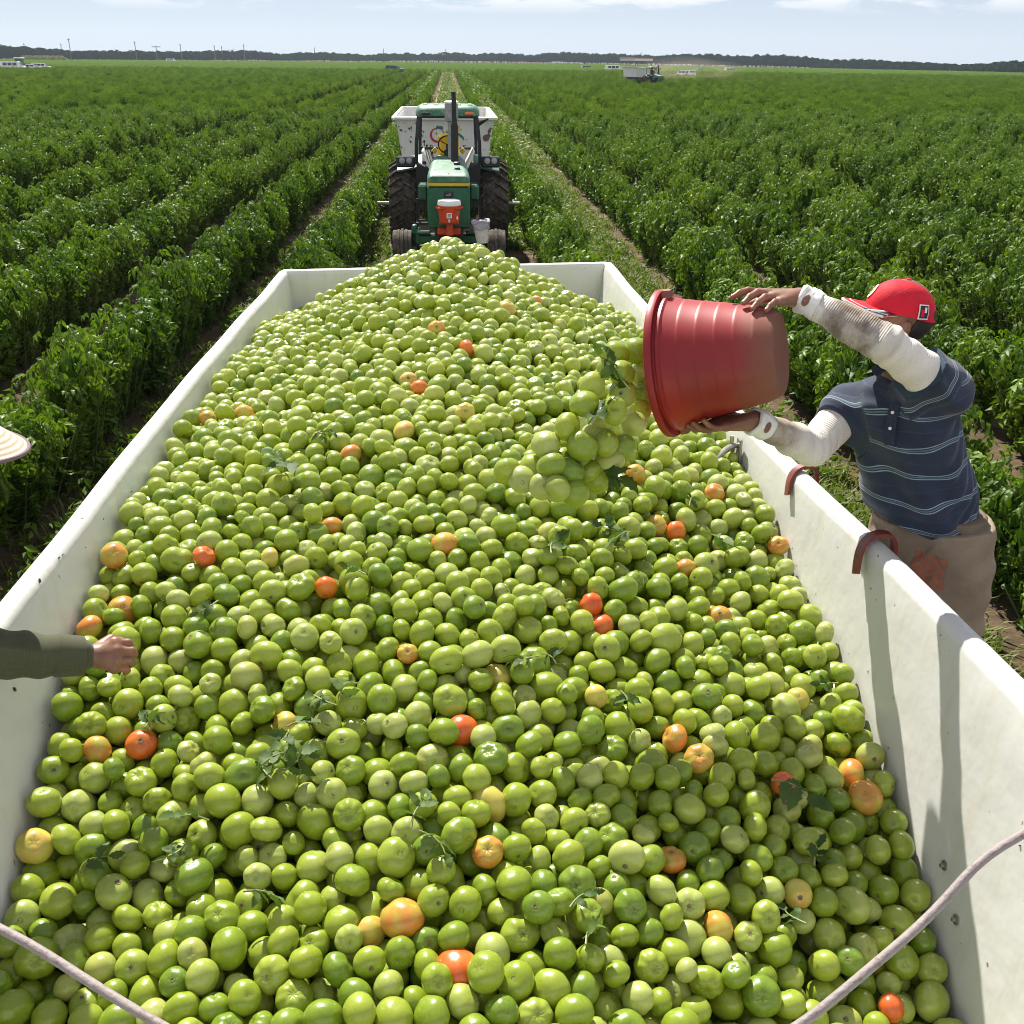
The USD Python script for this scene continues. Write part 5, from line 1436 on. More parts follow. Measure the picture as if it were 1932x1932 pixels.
# the far tractor pulling a bin, seen three-quarter from the front
p = px_at(1246, 150, 146)
YAWT = 0.24
A = mtx((p[0], 146, float(land(p[0], 146))), rotz(YAWT))
tractor(A @ mtx((0, 0, 0)), 'small green tractor pulling a white bin far out in the crop at right')
far_bin = open_bin(A @ mtx((0, 5.2, 1.45)), 'white tomato bin drawn by the far tractor at right', L=4.6, hw=1.3, ht=1.2)
sh = thing('shade_roof', 'flat white sheet roof with a red front edge above the far bin', 'shade roof', A @ mtx((-.2, 7.6, 0)))
part('sheet', box((0, 0, 3.55), (2.6, 5.0, .30), .03), 'white_paint', sh)
part('red_edge', cat([box((0, 0, 3.75), (2.66, 5.06, .09), .02)]), 'cooler_orange', sh)
part('post', cat([cyl((sx * 1.25, sy * 2.35, .9), (sx * 1.25, sy * 2.35, 3.5), .02, n=6) for sx in (-1, 1) for sy in (-1, 1)]), 'grey_steel', sh)
q = thing('person', 'person in a dark shirt seated on the far tractor', 'person', A @ mtx((.01, 2.72, 1.78)))
plain('skin_far', (0.22, 0.12, 0.075), 0.6); plain('shirt_far', (0.16, 0.035, 0.03), 0.8)
dd = lambda P: blend(P, [('c', (0, .05, .05), (0, .08, .45), .16, .17), ('c', (0, .07, .5), (0, .05, .62), .06, .06), ('e', (0, .03, .70), (.08, .10, .12)), ('c', (-.2, .07, .44), (-.26, -.15, .25), .06, .05), ('c', (-.26, -.15, .25), (-.1, -.38, .28), .045, .04), ('c', (.2, .07, .44), (.26, -.15, .25), .06, .05), ('c', (.26, -.15, .25), (.1, -.38, .28), .045, .04),
        ('c', (-.1, .0, .03), (-.13, -.4, .05), .085, .07), ('c', (.1, .0, .03), (.13, -.4, .05), .085, .07), ('c', (-.13, -.4, .05), (-.13, -.42, -.35), .06, .05), ('c', (.13, -.4, .05), (.13, -.42, -.35), .06, .05)], .04)
part('body', sdf_mesh(dd, [(-.3, -.5, -.4), (.3, .2, .8)], .08, .03), 'shirt_far', q, smooth=True)
part('head', trimesh.Trimesh(trimesh.creation.icosphere(2, 1).vertices * V(.085, .105, .125) + V(0, .03, .70), trimesh.creation.icosphere(2, 1).faces), 'skin_far', q, smooth=True)

# ------------------------------------------------------------------ the red bucket being emptied
mat('bucket_red', {
    'a': ('attribute', {'attribute': 'along'}), 'tc': ('texture_coordinate', {}),
    'n': ('noise_texture', {'scale': 9.0, 'detail': 7, 'roughness': 0.68}),
    'ad': ('math', {'math_type': 'multiply_add', 'value2': 0.62, 'value3': -0.31}), 'sum': ('math', {'math_type': 'add'}),
    'dr': ('rgb_ramp', {'ramp': [(0.0, (.85, .85, .85)), (0.16, (0.55, 0.55, 0.55)), (0.34, (0.05, 0.05, 0.05)), (1, (0, 0, 0))]}),
    'n2': ('noise_texture', {'scale': 3.0, 'detail': 3}), 'r': ('rgb_ramp', {'ramp': [(0.3, (0.27, 0.013, 0.018)), (0.7, (0.36, 0.022, 0.026))]}),
    'm': ('mix_color', {'b': (0.27, 0.15, 0.10)}), 'rr': ('map_range', {'from_min': 0.0, 'from_max': 0.8, 'to_min': 0.42, 'to_max': 0.8, 'clamp': True}),
    'tr': ('translucent_bsdf', {'color': (0.75, 0.07, 0.03)}), 'mx': ('mix_closure', {'fac': 0.14}),
    'p': ('principled_bsdf', {'specular_ior_level': 0.5}),
}, [('tc.object', 'n.vector'), ('tc.object', 'n2.vector'), ('n.fac', 'ad.value1'), ('ad.value', 'sum.value1'), ('a.fac', 'sum.value2'), ('sum.value', 'dr.fac'), ('n2.fac', 'r.fac'), ('r.color', 'm.a'), ('dr.color', 'm.fac'),
    ('m.result', 'p.base_color'), ('dr.color', 'rr.value'), ('rr.result', 'p.roughness'), ('p.BSDF', 'mx.closure1'), ('tr.BSDF', 'mx.closure2')], surface='mx.closure')
BM, BB = V(0.630, 3.070, 2.730), V(0.924, 2.931, 2.797)
BX = BM - BB; BL = np.linalg.norm(BX); BX /= BL
buck = thing('red_bucket', 'red plastic picking bucket held tipped over the white bin', 'bucket')
prof = [(0, .0), (.002, .112), (.010, .122)]
for k, d in enumerate((.055, .105, .155, .205, .255)):
    r = .126 + (.192 - .126) * d / BL
    prof += [(d - .006, r - .0005), (d - .002, r + .0015), (d + .003, r + .0015), (d + .007, r + .0012)]
prof += [(BL - .035, .189), (BL - .030, .197), (BL - .022, .197), (BL - .018, .190)]
prof += [(BL - .006, .192), (BL - .006, .186), (.03, .124), (.012, .115), (.012, 0.0)]
m = revolve(BB, BX, prof, 72, cap=False)
m.fix_normals()
v, f, n = meshkit.arrays(m, 35)
sm = trimesh.graph.smooth_shade(m, angle=math.radians(35), facet_minarea=None)
part('body', sm, 'bucket_red', buck, smooth=True, prim={'along': (np.array(sm.vertices) - BB) @ BX / BL})
rim = revolve(BB, BX, [(BL - .012, .193), (BL - .014, .212), (BL - .004, .216), (BL + .006, .214), (BL + .010, .204), (BL + .006, .194), (BL - .012, .193)], 72, cap=False)
rim.fix_normals()
sm = trimesh.graph.smooth_shade(rim, angle=math.radians(50), facet_minarea=None)
part('rim', sm, 'bucket_red', buck, smooth=True, prim={'along': np.ones(len(sm.vertices))})
_, ea, eb = frame(BX)
for sg in (1, -1):
    up = V(0, 0, 1) - BX * BX[2]; up /= np.linalg.norm(up)
    c = BB + BX * (BL - .028) + up * sg * .200
    lat = np.cross(BX, up)
    lug = hull([c + BX * a + up * sg * b + lat * q for a, b, q in ((-.010, -.008, -.024), (.012, -.008, -.026), (-.010, .012, -.014), (.012, .014, -.016), (-.010, -.008, .024), (.012, -.008, .026), (-.010, .012, .014), (.012, .014, .016))])
    part('handle_lug', lug, 'bucket_red', buck, smooth=30, prim=None)

# ------------------------------------------------------------------ people
mat('skin', {'tc': ('texture_coordinate', {}), 'n': ('noise_texture', {'scale': 30.0, 'detail': 5}), 'n2': ('noise_texture', {'scale': 220.0, 'detail': 2}), 'r': ('rgb_ramp', {'ramp': [(0.3, (0.155, 0.072, 0.042)), (0.7, (0.235, 0.115, 0.068))]}),
             'b': ('bump', {'strength': 0.25, 'distance': 0.002}), 'p': ('principled_bsdf', {'roughness': 0.48, 'specular_ior_level': 0.45, 'subsurface_weight': 0.08, 'subsurface_scale': 0.01})},
    [('tc.object', 'n.vector'), ('tc.object', 'n2.vector'), ('n.fac', 'r.fac'), ('r.color', 'p.base_color'), ('n2.fac', 'b.height'), ('b.normal', 'p.normal')])
plain('nail', (0.36, 0.22, 0.17), 0.35, vary=0.1)
plain('hair_black', (0.012, 0.010, 0.009), 0.6, vary=0.3, bump=0.4, bscale=120)
plain('cap_red', (0.56, 0.012, 0.028), 0.75, spec=0.25, vary=0.08, scale=12, bump=0.12, bscale=160)
plain('cap_navy', (0.014, 0.018, 0.040), 0.7, vary=0.15)
plain('cloth_white', (0.74, 0.73, 0.70), 0.8, vary=0.05)
plain('brim_under', (0.55, 0.42, 0.33), 0.8, vary=0.1, dirt=(0.50, 0.10, 0.06), dirt_at=(0.5, 0.6), scale=40)
plain('eye_dark', (0.02, 0.015, 0.012), 0.1, vary=0.1)
plain('khaki_apron', (0.27, 0.215, 0.155), 0.88, spec=0.15, vary=0.12, scale=14, dirt=(0.22, 0.175, 0.125), dirt_at=(0.35, 1.0), bump=0.25, bscale=130)
plain('khaki_trousers', (0.17, 0.135, 0.10), 0.9, spec=0.1, vary=0.14, scale=14, dirt=(0.14, 0.11, 0.08), dirt_at=(0.35, 1.0), bump=0.25, bscale=130)
plain('print_orange', (0.36, 0.13, 0.07), 0.85, vary=0.2, scale=40)
plain('boot', (0.05, 0.04, 0.03), 0.7, vary=0.3)
# striped polo: narrow white - teal - white bands, with a faint teal line half way between
PER = 0.094
def stops():
    navy, white, teal, faint = (0.024, 0.034, 0.062), (0.30, 0.34, 0.38), (0.075, 0.155, 0.20), (0.030, 0.060, 0.085)
    s = [(0, navy)]
    for a, b, c in ((.06, .078, white), (.115, .150, teal), (.188, .206, white), (.655, .672, faint)):
        s += [(a - .006, navy), (a, c), (b, c), (b + .006, navy)]
    return s + [(1, navy)]
mat('polo', {'a': ('attribute', {'attribute': 'along'}), 'd': ('math', {'math_type': 'divide', 'value2': PER}), 'f': ('math', {'math_type': 'fraction'}), 'r': ('rgb_ramp', {'ramp': stops()}),
             'tc': ('texture_coordinate', {}), 'n': ('noise_texture', {'scale': 16.0, 'detail': 4}), 'n2': ('noise_texture', {'scale': 300.0, 'detail': 2}), 'nr': ('rgb_ramp', {'ramp': [(0.3, (0.8, 0.8, 0.8)), (0.7, (1.2, 1.2, 1.2))]}), 'm': ('mix', {'mix_type': 'multiply', 'fac': 1.0}),
             'b': ('bump', {'strength': 0.3, 'distance': 0.002}), 'p': ('principled_bsdf', {'roughness': 0.85, 'specular_ior_level': 0.2, 'sheen_weight': 0.15})},
    [('a.fac', 'd.value1'), ('d.value', 'f.value1'), ('f.value', 'r.fac'), ('tc.object', 'n.vector'), ('tc.object', 'n2.vector'), ('n.fac', 'nr.fac'), ('r.color', 'm.color1'), ('nr.color', 'm.color2'), ('m.color', 'p.base_color'), ('n2.fac', 'b.height'), ('b.normal', 'p.normal')])
plain('polo_collar', (0.028, 0.036, 0.062), 0.85, spec=0.2, vary=0.2, scale=20, bump=0.2, bscale=200)
# white knitted sleeves, brown with juice and soil on the forearms, ribbed
def knit(name, base, soil, lo, hi, rib=330.0):
    mat(name, {'a': ('attribute', {'attribute': 'along'}), 'tc': ('texture_coordinate', {}), 'n': ('noise_texture', {'scale': 17.0, 'detail': 7, 'roughness': 0.65}), 'n3': ('noise_texture', {'scale': 5.0, 'detail': 3}),
               'in': ('map_range', {'range_type': 'smoothstep', 'from_min': lo[0], 'from_max': lo[1], 'to_min': 0, 'to_max': 1, 'clamp': True}), 'out': ('map_range', {'range_type': 'smoothstep', 'from_min': hi[0], 'from_max': hi[1], 'to_min': 1, 'to_max': 0, 'clamp': True}),
               'mm': ('math', {'math_type': 'multiply'}), 'nr': ('rgb_ramp', {'ramp': [(0.30, (0.25, 0.25, 0.25)), (0.62, (1, 1, 1))]}), 'm2': ('math', {'math_type': 'multiply'}),
               'sc': ('rgb_ramp', {'ramp': [(0.35, soil), (0.62, tuple(0.5 * (s + .25) for s in soil))]}), 'mx': ('mix_color', {'a': base}),
               's': ('math', {'math_type': 'multiply', 'value2': rib * 6.28}), 'sn': ('math', {'math_type': 'sine'}), 'b': ('bump', {'strength': 0.45, 'distance': 0.0015}), 'p': ('principled_bsdf', {'roughness': 0.9, 'specular_ior_level': 0.15, 'sheen_weight': 0.1})},
        [('a.fac', 'in.value'), ('a.fac', 'out.value'), ('in.result', 'mm.value1'), ('out.result', 'mm.value2'), ('tc.object', 'n.vector'), ('tc.object', 'n3.vector'), ('n.fac', 'nr.fac'), ('mm.value', 'm2.value1'), ('nr.color', 'm2.value2'), ('n3.fac', 'sc.fac'), ('sc.color', 'mx.b'), ('m2.value', 'mx.fac'),
         ('mx.result', 'p.base_color'), ('a.fac', 's.value1'), ('s.value', 'sn.value1'), ('sn.value', 'b.height'), ('b.normal', 'p.normal')])
knit('knit_left', (0.72, 0.68, 0.62), (0.17, 0.12, 0.085), (0.26, 0.31), (0.455, 0.47), 150.0)
knit('knit_right', (0.72, 0.67, 0.62), (0.30, 0.21, 0.12), (0.30, 0.36), (0.50, 0.53), 150.0)
knit('olive_knit', (0.075, 0.078, 0.045), (0.06, 0.06, 0.04), (5, 6), (7, 8), 220.0)

def hand_prims(wr, mcp, tips, bend, thumb, r=0.0092):
    """palm and five jointed fingers. mcp, tips: index .. little; bend: offset of the middle joints; thumb: four points"""
    P = []
    wr = np.asarray(wr, float)
    for k in range(4):
        m_, t_ = np.asarray(mcp[k], float), np.asarray(tips[k], float)
        s = (1.0, 1.04, 0.98, 0.86)[k]
        P.append(('c', wr + (m_ - wr) * .12, m_, .0195, .0138 * s, .018))
        L = t_ - m_
        j1 = m_ + L * .44 + np.asarray(bend[k]) * 1.0
        j2 = m_ + L * .76 + np.asarray(bend[k]) * .75
        P += [('c', m_, j1, .0122 * s, .0106 * s, .004), ('c', j1, j2, .0108 * s, .0096 * s, .004), ('c', j2, t_, .0096 * s, .0080 * s, .004)]
        P.append(('e', m_, (.0125, .0125, .0125), None, .006))
    th = [np.asarray(q, float) for q in thumb]
    P += [('c', th[0], th[1], .019, .0155, .012), ('c', th[1], th[2], .0125, .011, .005), ('c', th[2], th[3], .011, .0085, .004)]
    return P

def head_prims(c, rot, s):
    T = lambda *p: np.asarray(c) + rot @ (V(*p) * s)
    P = [('e', T(-.012, 0, .030), V(.100, .079, .098) * s, rot, .02), ('e', T(.022, 0, -.030), V(.073, .063, .088) * s, rot, .03), ('c', T(.055, 0, -.092), T(.055, 0, -.094), .030 * s, .030 * s, .03),
         ('c', T(.0, .058, -.06), T(.05, .022, -.092), .018 * s, .02 * s, .03), ('c', T(.0, -.058, -.06), T(.05, -.022, -.092), .018 * s, .02 * s, .03),
         ('c', T(.085, 0, .015), T(.108, 0, -.028), .009 * s, .013 * s, .012), ('c', T(.098, .012, -.034), T(.098, -.012, -.034), .008 * s, .008 * s, .006),
         ('c', T(.080, .04, .022), T(.088, .012, .020), .011 * s, .010 * s, .015), ('c', T(.080, -.04, .022), T(.088, -.012, .020), .011 * s, .010 * s, .015),
         ('e', T(.088, 0, -.058), V(.010, .024, .006) * s, rot, .006), ('e', T(.087, 0, -.069), V(.010, .020, .006) * s, rot, .006)]
    for q in (1, -1):
        P += [('e', T(-.008, q * .079, -.012), V(.020, .008, .031) * s, rot, .006), ('e', T(-.012, q * .086, -.004), V(.013, .006, .020) * s, rot, .004), ('e', T(.06, q * .04, -.03), V(.02, .022, .02) * s, rot, .02)]
    return P

def sd_many(prims, k):
    return lambda P: blend(P, prims, k)
def cut(d, P, o, n):
    """keep the side that n points away from"""
    return np.maximum(d, (P - np.asarray(o)) @ (np.asarray(n) / np.linalg.norm(n)))
def pts_of(prims):
    out = []
    for p in prims:
        r = max(p[3], p[4]) if p[0] == 'c' else float(np.max(p[2]))
        for q in ((p[1], p[2]) if p[0] == 'c' else (p[1],)):
            out += [np.asarray(q) - r, np.asarray(q) + r]
    return out
def body_mesh(groups):
    """groups: (prims, k, cell size): one Mesh from regions of different fineness that run into each other"""
    ms = []
    for prims, k, h in groups:
        ms.append(sdf_mesh(sd_many(prims, k), pts_of(prims), 3 * h, h, 8))
    return cat(ms)
def rings_fold(P, axis_d, amp, f, ph):
    return amp * np.sin(axis_d * f + ph)

# ---- the man emptying the bucket
lat = V(.69, -.72, .0); fro = V(-.72, -.69, 0)
HC, FACE = V(1.302, 3.100, 2.850), V(-.975, .06, .12)
FACE /= np.linalg.norm(FACE)
HL = np.cross(V(0, 0, 1), FACE); HL /= np.linalg.norm(HL); HU = np.cross(FACE, HL); HR = np.stack([FACE, HL, HU], 1)
NB = V(1.362, 3.065, 2.690)
LSH, LEL, LWR = V(1.415, 2.945, 2.680), V(1.190, 2.880, 2.835), V(.990, 3.015, 2.932)
RSH, REL, RWR = V(1.240, 3.185, 2.560), V(1.090, 3.065, 2.465), V(.872, 2.962, 2.586)
CH, BE, PE = V(1.360, 3.065, 2.55), V(1.435, 3.07, 2.33), V(1.505, 3.065, 2.15)
def torso(gr, wl=.053):
    return [('c', CH + lat * wl, BE + lat * wl, .106 + gr, .102 + gr), ('c', CH - lat * wl, BE - lat * wl, .104 + gr, .102 + gr), ('c', BE + lat * wl, PE + lat * wl * .95, .102 + gr, .106 + gr), ('c', BE - lat * wl, PE - lat * wl * .95, .102 + gr, .106 + gr),
            ('c', LSH - lat * .05 + V(-.02, .02, -.03), RSH + lat * .05 + V(.02, -.02, .0), .078 + gr, .074 + gr), ('c', NB, CH, .07 + gr, .10 + gr)]
def leg(s):
    h, k, a = PE + lat * .085 * s + V(0, 0, -.03), PE + lat * .10 * s + V(.02, -.02, -.46), PE + lat * .11 * s + V(.03, .0, -.84)
    return h, k, a
neck = [('c', NB + V(.01, 0, -.03), HC + HR @ V(-.02, 0, -.06), .060, .056)]
arms = [('c', LSH, LEL, .050, .036, .02), ('c', LEL, LEL + (LWR - LEL) * .35, .036, .036, .01), ('c', LEL + (LWR - LEL) * .35, LWR, .036, .026, .01), ('c', RSH, REL, .050, .036, .02), ('c', REL, REL + (RWR - REL) * .35, .036, .036, .01), ('c', REL + (RWR - REL) * .35, RWR, .036, .026, .01)]
legs = []
for s in (1, -1):
    h, k, a = leg(s)
    legs += [('c', h, k, .092, .060), ('c', k, a, .060, .042), ('c', a, a + V(-.15, -.10, -.035), .042, .034)]
lh = hand_prims(LWR, [(.877, 3.050, 2.940), (.890, 3.020, 2.944), (.901, 2.992, 2.940), (.915, 2.966, 2.932)], [(.790, 3.008, 2.937), (.808, 2.954, 2.932), (.826, 2.924, 2.923), (.862, 2.913, 2.920)],
                [(0, 0, .012), (0, 0, .014), (0, 0, .013), (0, 0, .010)], [(.965, 3.045, 2.925), (.925, 3.085, 2.918), (.890, 3.105, 2.905), (.862, 3.112, 2.893)])
rhp = hand_prims(RWR, [(.776, 2.990, 2.586), (.770, 2.966, 2.580), (.772, 2.942, 2.580), (.781, 2.920, 2.584)], [(.692, 2.998, 2.563), (.680, 2.966, 2.574), (.688, 2.938, 2.590), (.712, 2.912, 2.606)],
                 [(0, 0, -.012), (0, 0, -.015), (0, 0, -.016), (0, 0, -.013)], [(.848, 2.985, 2.580), (.810, 3.022, 2.586), (.775, 3.045, 2.588), (.745, 3.055, 2.584)])
man = thing('person', 'man in a red cap and striped navy polo emptying the red bucket', 'person')
part('body', body_mesh([(torso(-.012) + legs + arms + neck, .05, .011), (head_prims(HC, HR, .94) + [('c', NB + V(.01, 0, .0), HC + HR @ V(-.02, 0, -.06), .060, .056)], .02, .0045), (lh + [('c', LWR + (LEL - LWR) * .25, LWR, .034, .0275)], .008, .0026), (rhp + [('c', RWR + (REL - RWR) * .25, RWR, .034, .0275)], .008, .0026)]), 'skin', man, smooth=True)
for tip, prev in [(lh[k * 5 + 3][2], lh[k * 5 + 3][1]) for k in range(4)]:
    d = (tip - prev) / np.linalg.norm(tip - prev)
    nail = trimesh.creation.icosphere(2, 1); nail.vertices *= V(.0062, .0046, .0022)
    b = np.cross(V(0, 0, 1), d); b /= np.linalg.norm(b); u = np.cross(d, b)
    nail.apply_transform(mtx(tip - d * .001 + u * .0062, np.stack([d, b, u], 1)))
    part('nail', nail, 'nail', man, smooth=True)
for s in (1, -1):
    e = trimesh.creation.icosphere(2, .012); e.apply_translation(HC + HR @ (V(.072, s * .032, .004) * .94)); part('eye', e, 'eye_dark', man, smooth=True)
hair = lambda P: cut(cut(sd_ell(P, HC + HR @ V(-.016, 0, .022), V(.098, .080, .090), HR), P, HC + HR @ V(-.03, 0, 0), HR @ V(1, 0, .35)), P, HC + HR @ V(0, 0, .05), HU)
part('hair', sdf_mesh(hair, [HC - .13, HC + .13], .0, .005, 4), 'hair_black', man, smooth=True)
# polo shirt
def wrinkle(P, sx):
    return .0035 * np.sin(P[..., 2] * 70 + 14 * np.sin(P[..., 0] * 9 + P[..., 1] * 7)) + .005 * np.sin(P[..., 2] * 31 + P[..., 0] * 38 - P[..., 1] * 22 + sx)
def sleeve_prims(a, b, t, r0, r1):
    return [('c', a, a + (b - a) * t, r0, r1)]
LS_T, RS_T = .40, .46
polo_p = torso(.010) + [('c', LSH, LSH + (LEL - LSH) * (LS_T + .2), .080, .074), ('c', RSH, RSH + (REL - RSH) * (RS_T + .2), .078, .074)]
def polo(P):
    d = blend(P, polo_p, .04) + wrinkle(P, 0)
    d = cut(d, P, PE + V(0, 0, .045), V(-.28, .05, -1))
    nk = np.linalg.norm((P - NB)[..., :2], axis=-1)
    d = np.where(nk < .105, cut(d, P, NB + V(-.028, -.020, .012), V(-.30, -.18, 1)), d)
    # sleeve ends: only cut near each arm
    for sh, el, t in ((LSH, LEL, LS_T), (RSH, REL, RS_T)):
        ax_ = (el - sh) / np.linalg.norm(el - sh)
        s = (P - sh) @ ax_
        rad = np.linalg.norm(P - sh - s[..., None] * ax_, axis=-1)
        L = np.linalg.norm(el - sh)
        d = np.where((rad < .13) & (s > L * t * .8), np.maximum(d, s - L * t), d)
    return d
pm = sdf_mesh(polo, pts_of(polo_p), .02, .0065, 4)
pv = np.array(pm.vertices)
tw = (pv - PE) @ ((CH - PE) / np.linalg.norm(CH - PE)) + 0.10 * ((pv - BE) @ lat) * 0.9 + .012 * np.sin((pv - BE) @ lat * 16) + .006 * np.sin(pv[:, 2] * 40 + pv[:, 0] * 25)
for sh, el, t in ((LSH, LEL, LS_T), (RSH, REL, RS_T)):
    ax_ = (el - sh) / np.linalg.norm(el - sh)
    s = (pv - sh) @ ax_; r_ = np.linalg.norm(pv - sh - s[:, None] * ax_, axis=1)
    wt = np.clip((s - .025) / .02, 0, 1) * (r_ < .12)
    tw = np.where(wt > .5, s * 1.0 + .052, tw)
part('polo_shirt', pm, 'polo', man, smooth=True, prim={'along': tw + 3.0})
# collar: a folded band, open at the throat, with its left point lifted
def collar():
    v, f = [], []
    n = 26
    for k, a in enumerate(np.linspace(.42, 2 * np.pi - .42, n)):
        d = fro * math.cos(a) + lat * math.sin(a)
        c = NB + V(-.006, -.004, .018)
        lift = .022 * math.exp(-((a - .6) / .5) ** 2) + .020 * math.exp(-((a - (2 * np.pi - .6)) / .5) ** 2)
        wdt = .032 + .020 * math.exp(-((a - .45) / .35) ** 2) + .020 * math.exp(-((a - (2 * np.pi - .45)) / .35) ** 2)
        v += [c + d * .064 + V(0, 0, .024), c + d * .072 + V(0, 0, .028), c + d * (.078 + wdt) + V(0, 0, .012 - wdt * .6 + lift), c + d * (.074 + wdt) + V(0, 0, .006 - wdt * .6 + lift)]
    for k in range(n - 1):
        for j in range(4):
            q, w = k * 4 + j, k * 4 + (j + 1) % 4
            f += [[q, w, w + 4], [q, w + 4, q + 4]]
    f += [[0, 1, 2], [0, 2, 3], [4 * n - 4, 4 * n - 2, 4 * n - 3], [4 * n - 4, 4 * n - 1, 4 * n - 2]]
    m = trimesh.Trimesh(np.array(v), f, process=False); m.fix_normals(); return m
part('collar', collar(), 'polo_collar', man, smooth=40)
pl = [CH + lat * .022 + fro * .132 + V(0, 0, .09), CH + lat * .022 + fro * .138 + V(0, 0, .03), CH + lat * .02 + fro * .142 + V(.01, .005, -.04)]
part('placket', strip(spline(pl, 10), .030, .006, up=lat), 'polo_collar', man, smooth=40)
for k in (.25, .6):
    b = spline(pl, 20)[int(k * 19)] + fro * .004
    part('button', revolve(b, fro, [(0, .005), (.003, .005), (.004, .003)], 10), 'cloth_white', man)
# white knitted arm sleeves and the torn wraps at the wrists
def arm_sleeve(name, a, b, c, t0, t1, r, matn):
    s0 = a + (b - a) * t0; e = b + (c - b) * t1; md = b + (c - b) * .35
    pr = [('c', s0, b, r[0], r[1], .02), ('c', b, md, r[1], r[2], .02), ('c', md, e, r[2], r[3], .02)]
    def fn(P):
        d = blend(P, pr, .02)
        nb = np.exp(-(np.linalg.norm(P - b, axis=-1) / .07) ** 2)
        s = (P - b) @ ((c - a) / np.linalg.norm(c - a))
        d = d + nb * .004 * np.sin(s * 190) + .002 * np.sin(s * 60 + P[..., 2] * 50)
        d = cut(d, P, s0, a - b)
        return cut(d, P, e, c - b)
    m = sdf_mesh(fn, pts_of(pr), .012, .0045, 3)
    return part(name, m, matn, man, smooth=True, prim={'along': along(np.array(m.vertices), [a, b, c])})
arm_sleeve('arm_sleeve', LSH, LEL, LWR, .10, .94, (.066, .0525, .050, .036), 'knit_left')
arm_sleeve('arm_sleeve', RSH, REL, RWR, .12, .94, (.064, .052, .048, .036), 'knit_right')
for wr, el in ((LWR, LEL), (RWR, REL)):
    d = (wr - el) / np.linalg.norm(wr - el)
    pr = [(s - .052, .041 + .0015 * math.sin(s * 400)) for s in np.linspace(0, .05, 7)]
    m = revolve(wr, d, [(-.052, .0385)] + pr + [(.004, .041), (.010, .033), (.002, .031)], 30, cap=False)
    v = np.array(m.vertices); v += .0022 * np.sin(v[:, [1, 2, 0]] * 160); m = trimesh.Trimesh(v, m.faces, process=False); m.fix_normals()
    part('wrist_wrap', m, 'cloth_white', man, smooth=True)
    _, a_, b_ = frame(d)
    cam_d = EYE - wr; cam_d -= d * (cam_d @ d); cam_d /= np.linalg.norm(cam_d)
    hole = trimesh.creation.icosphere(2, 1); hole.vertices *= V(.011, .017, .004)
    sd_ = np.cross(d, cam_d)
    hole.apply_transform(mtx(wr + d * -.020 + cam_d * .0405, np.stack([d, sd_, cam_d], 1)))
    part('torn_hole', hole, 'skin', man, smooth=True)
# trousers, apron with its faded orange print, boots
tp = [('c', PE + lat * .06 + V(0, 0, .12), PE + lat * .06 + V(0, 0, .02), .102, .102), ('c', PE - lat * .06 + V(0, 0, .12), PE - lat * .06 + V(0, 0, .02), .102, .102), ('c', PE + lat * .06 + V(0, 0, .03), PE + lat * .07 + V(0, 0, -.08), .102, .098), ('c', PE - lat * .06 + V(0, 0, .03), PE - lat * .07 + V(0, 0, -.08), .102, .098)]
for s in (1, -1):
    h, k, a = leg(s)
    tp += [('c', h, k, .092, .074), ('c', k, a + V(0, 0, .02), .078, .070)]
def trous(P):
    d = blend(P, tp, .03) + .004 * np.sin(P[..., 2] * 46 + P[..., 0] * 30) + .003 * np.sin(P[..., 2] * 90 - P[..., 1] * 40)
    return cut(cut(d, P, PE + V(0, 0, .12), V(0, 0, 1)), P, PE + V(0, 0, -.85), V(0, 0, -1))
part('trousers', sdf_mesh(trous, pts_of(tp), .02, .010, 4), 'khaki_trousers', man, smooth=True)
ap = [('c', PE + lat * .063 + V(0, 0, .09), PE + lat * .085 + V(.0, 0, -.24), .128, .126), ('c', PE - lat * .063 + V(0, 0, .09), PE - lat * .085 + V(0, 0, -.24), .128, .126)]
def apron(P):
    d = blend(P, ap, .05)
    l_ = (P - PE) @ lat
    d = d + .006 * np.sin(l_ * 34 + (P[..., 2] - PE[2]) * 26) + .004 * np.sin(l_ * 70 - P[..., 2] * 55)
    d = cut(d, P, PE + V(0, 0, .085), V(-.05, 0, 1))
    return cut(d, P, PE + V(0, 0, -.235), V(-.16, .1, -1))
am = sdf_mesh(apron, pts_of(ap), .02, .007, 4)
part('apron', am, 'khaki_apron', man, smooth=True)
c = am.triangles_center; u = (c - PE) @ lat; w = c[:, 2] - PE[2]; f_ = (c - PE) @ fro
ck_ = (np.abs(u - .055) < .050) & (np.abs(w + .045) < .055) & (f_ > .05) & (np.abs(((u + w) * 1.0 + .10) % .040 - .02) > .0055)
pr = trimesh.Trimesh(am.vertices + am.vertex_normals * .0016, am.faces[ck_], process=False); pr.remove_unreferenced_vertices()
part('apron_print', pr, 'print_orange', man, smooth=True, label='faded orange square print with slanting letters')
for s in (1, -1):
    h, k, a = leg(s)
    bp = [('c', a + V(0, 0, .05), a + V(0, 0, -.02), .055, .05), ('c', a + V(0, 0, -.025), a + V(-.16, -.11, -.045), .048, .042)]
    bt = lambda P, bp=bp, a=a: cut(blend(P, bp, .03), P, V(0, 0, 1.231), V(0, 0, -1))
    part('boot', sdf_mesh(bt, pts_of(bp), .02, .009, 3), 'boot', man, smooth=True)
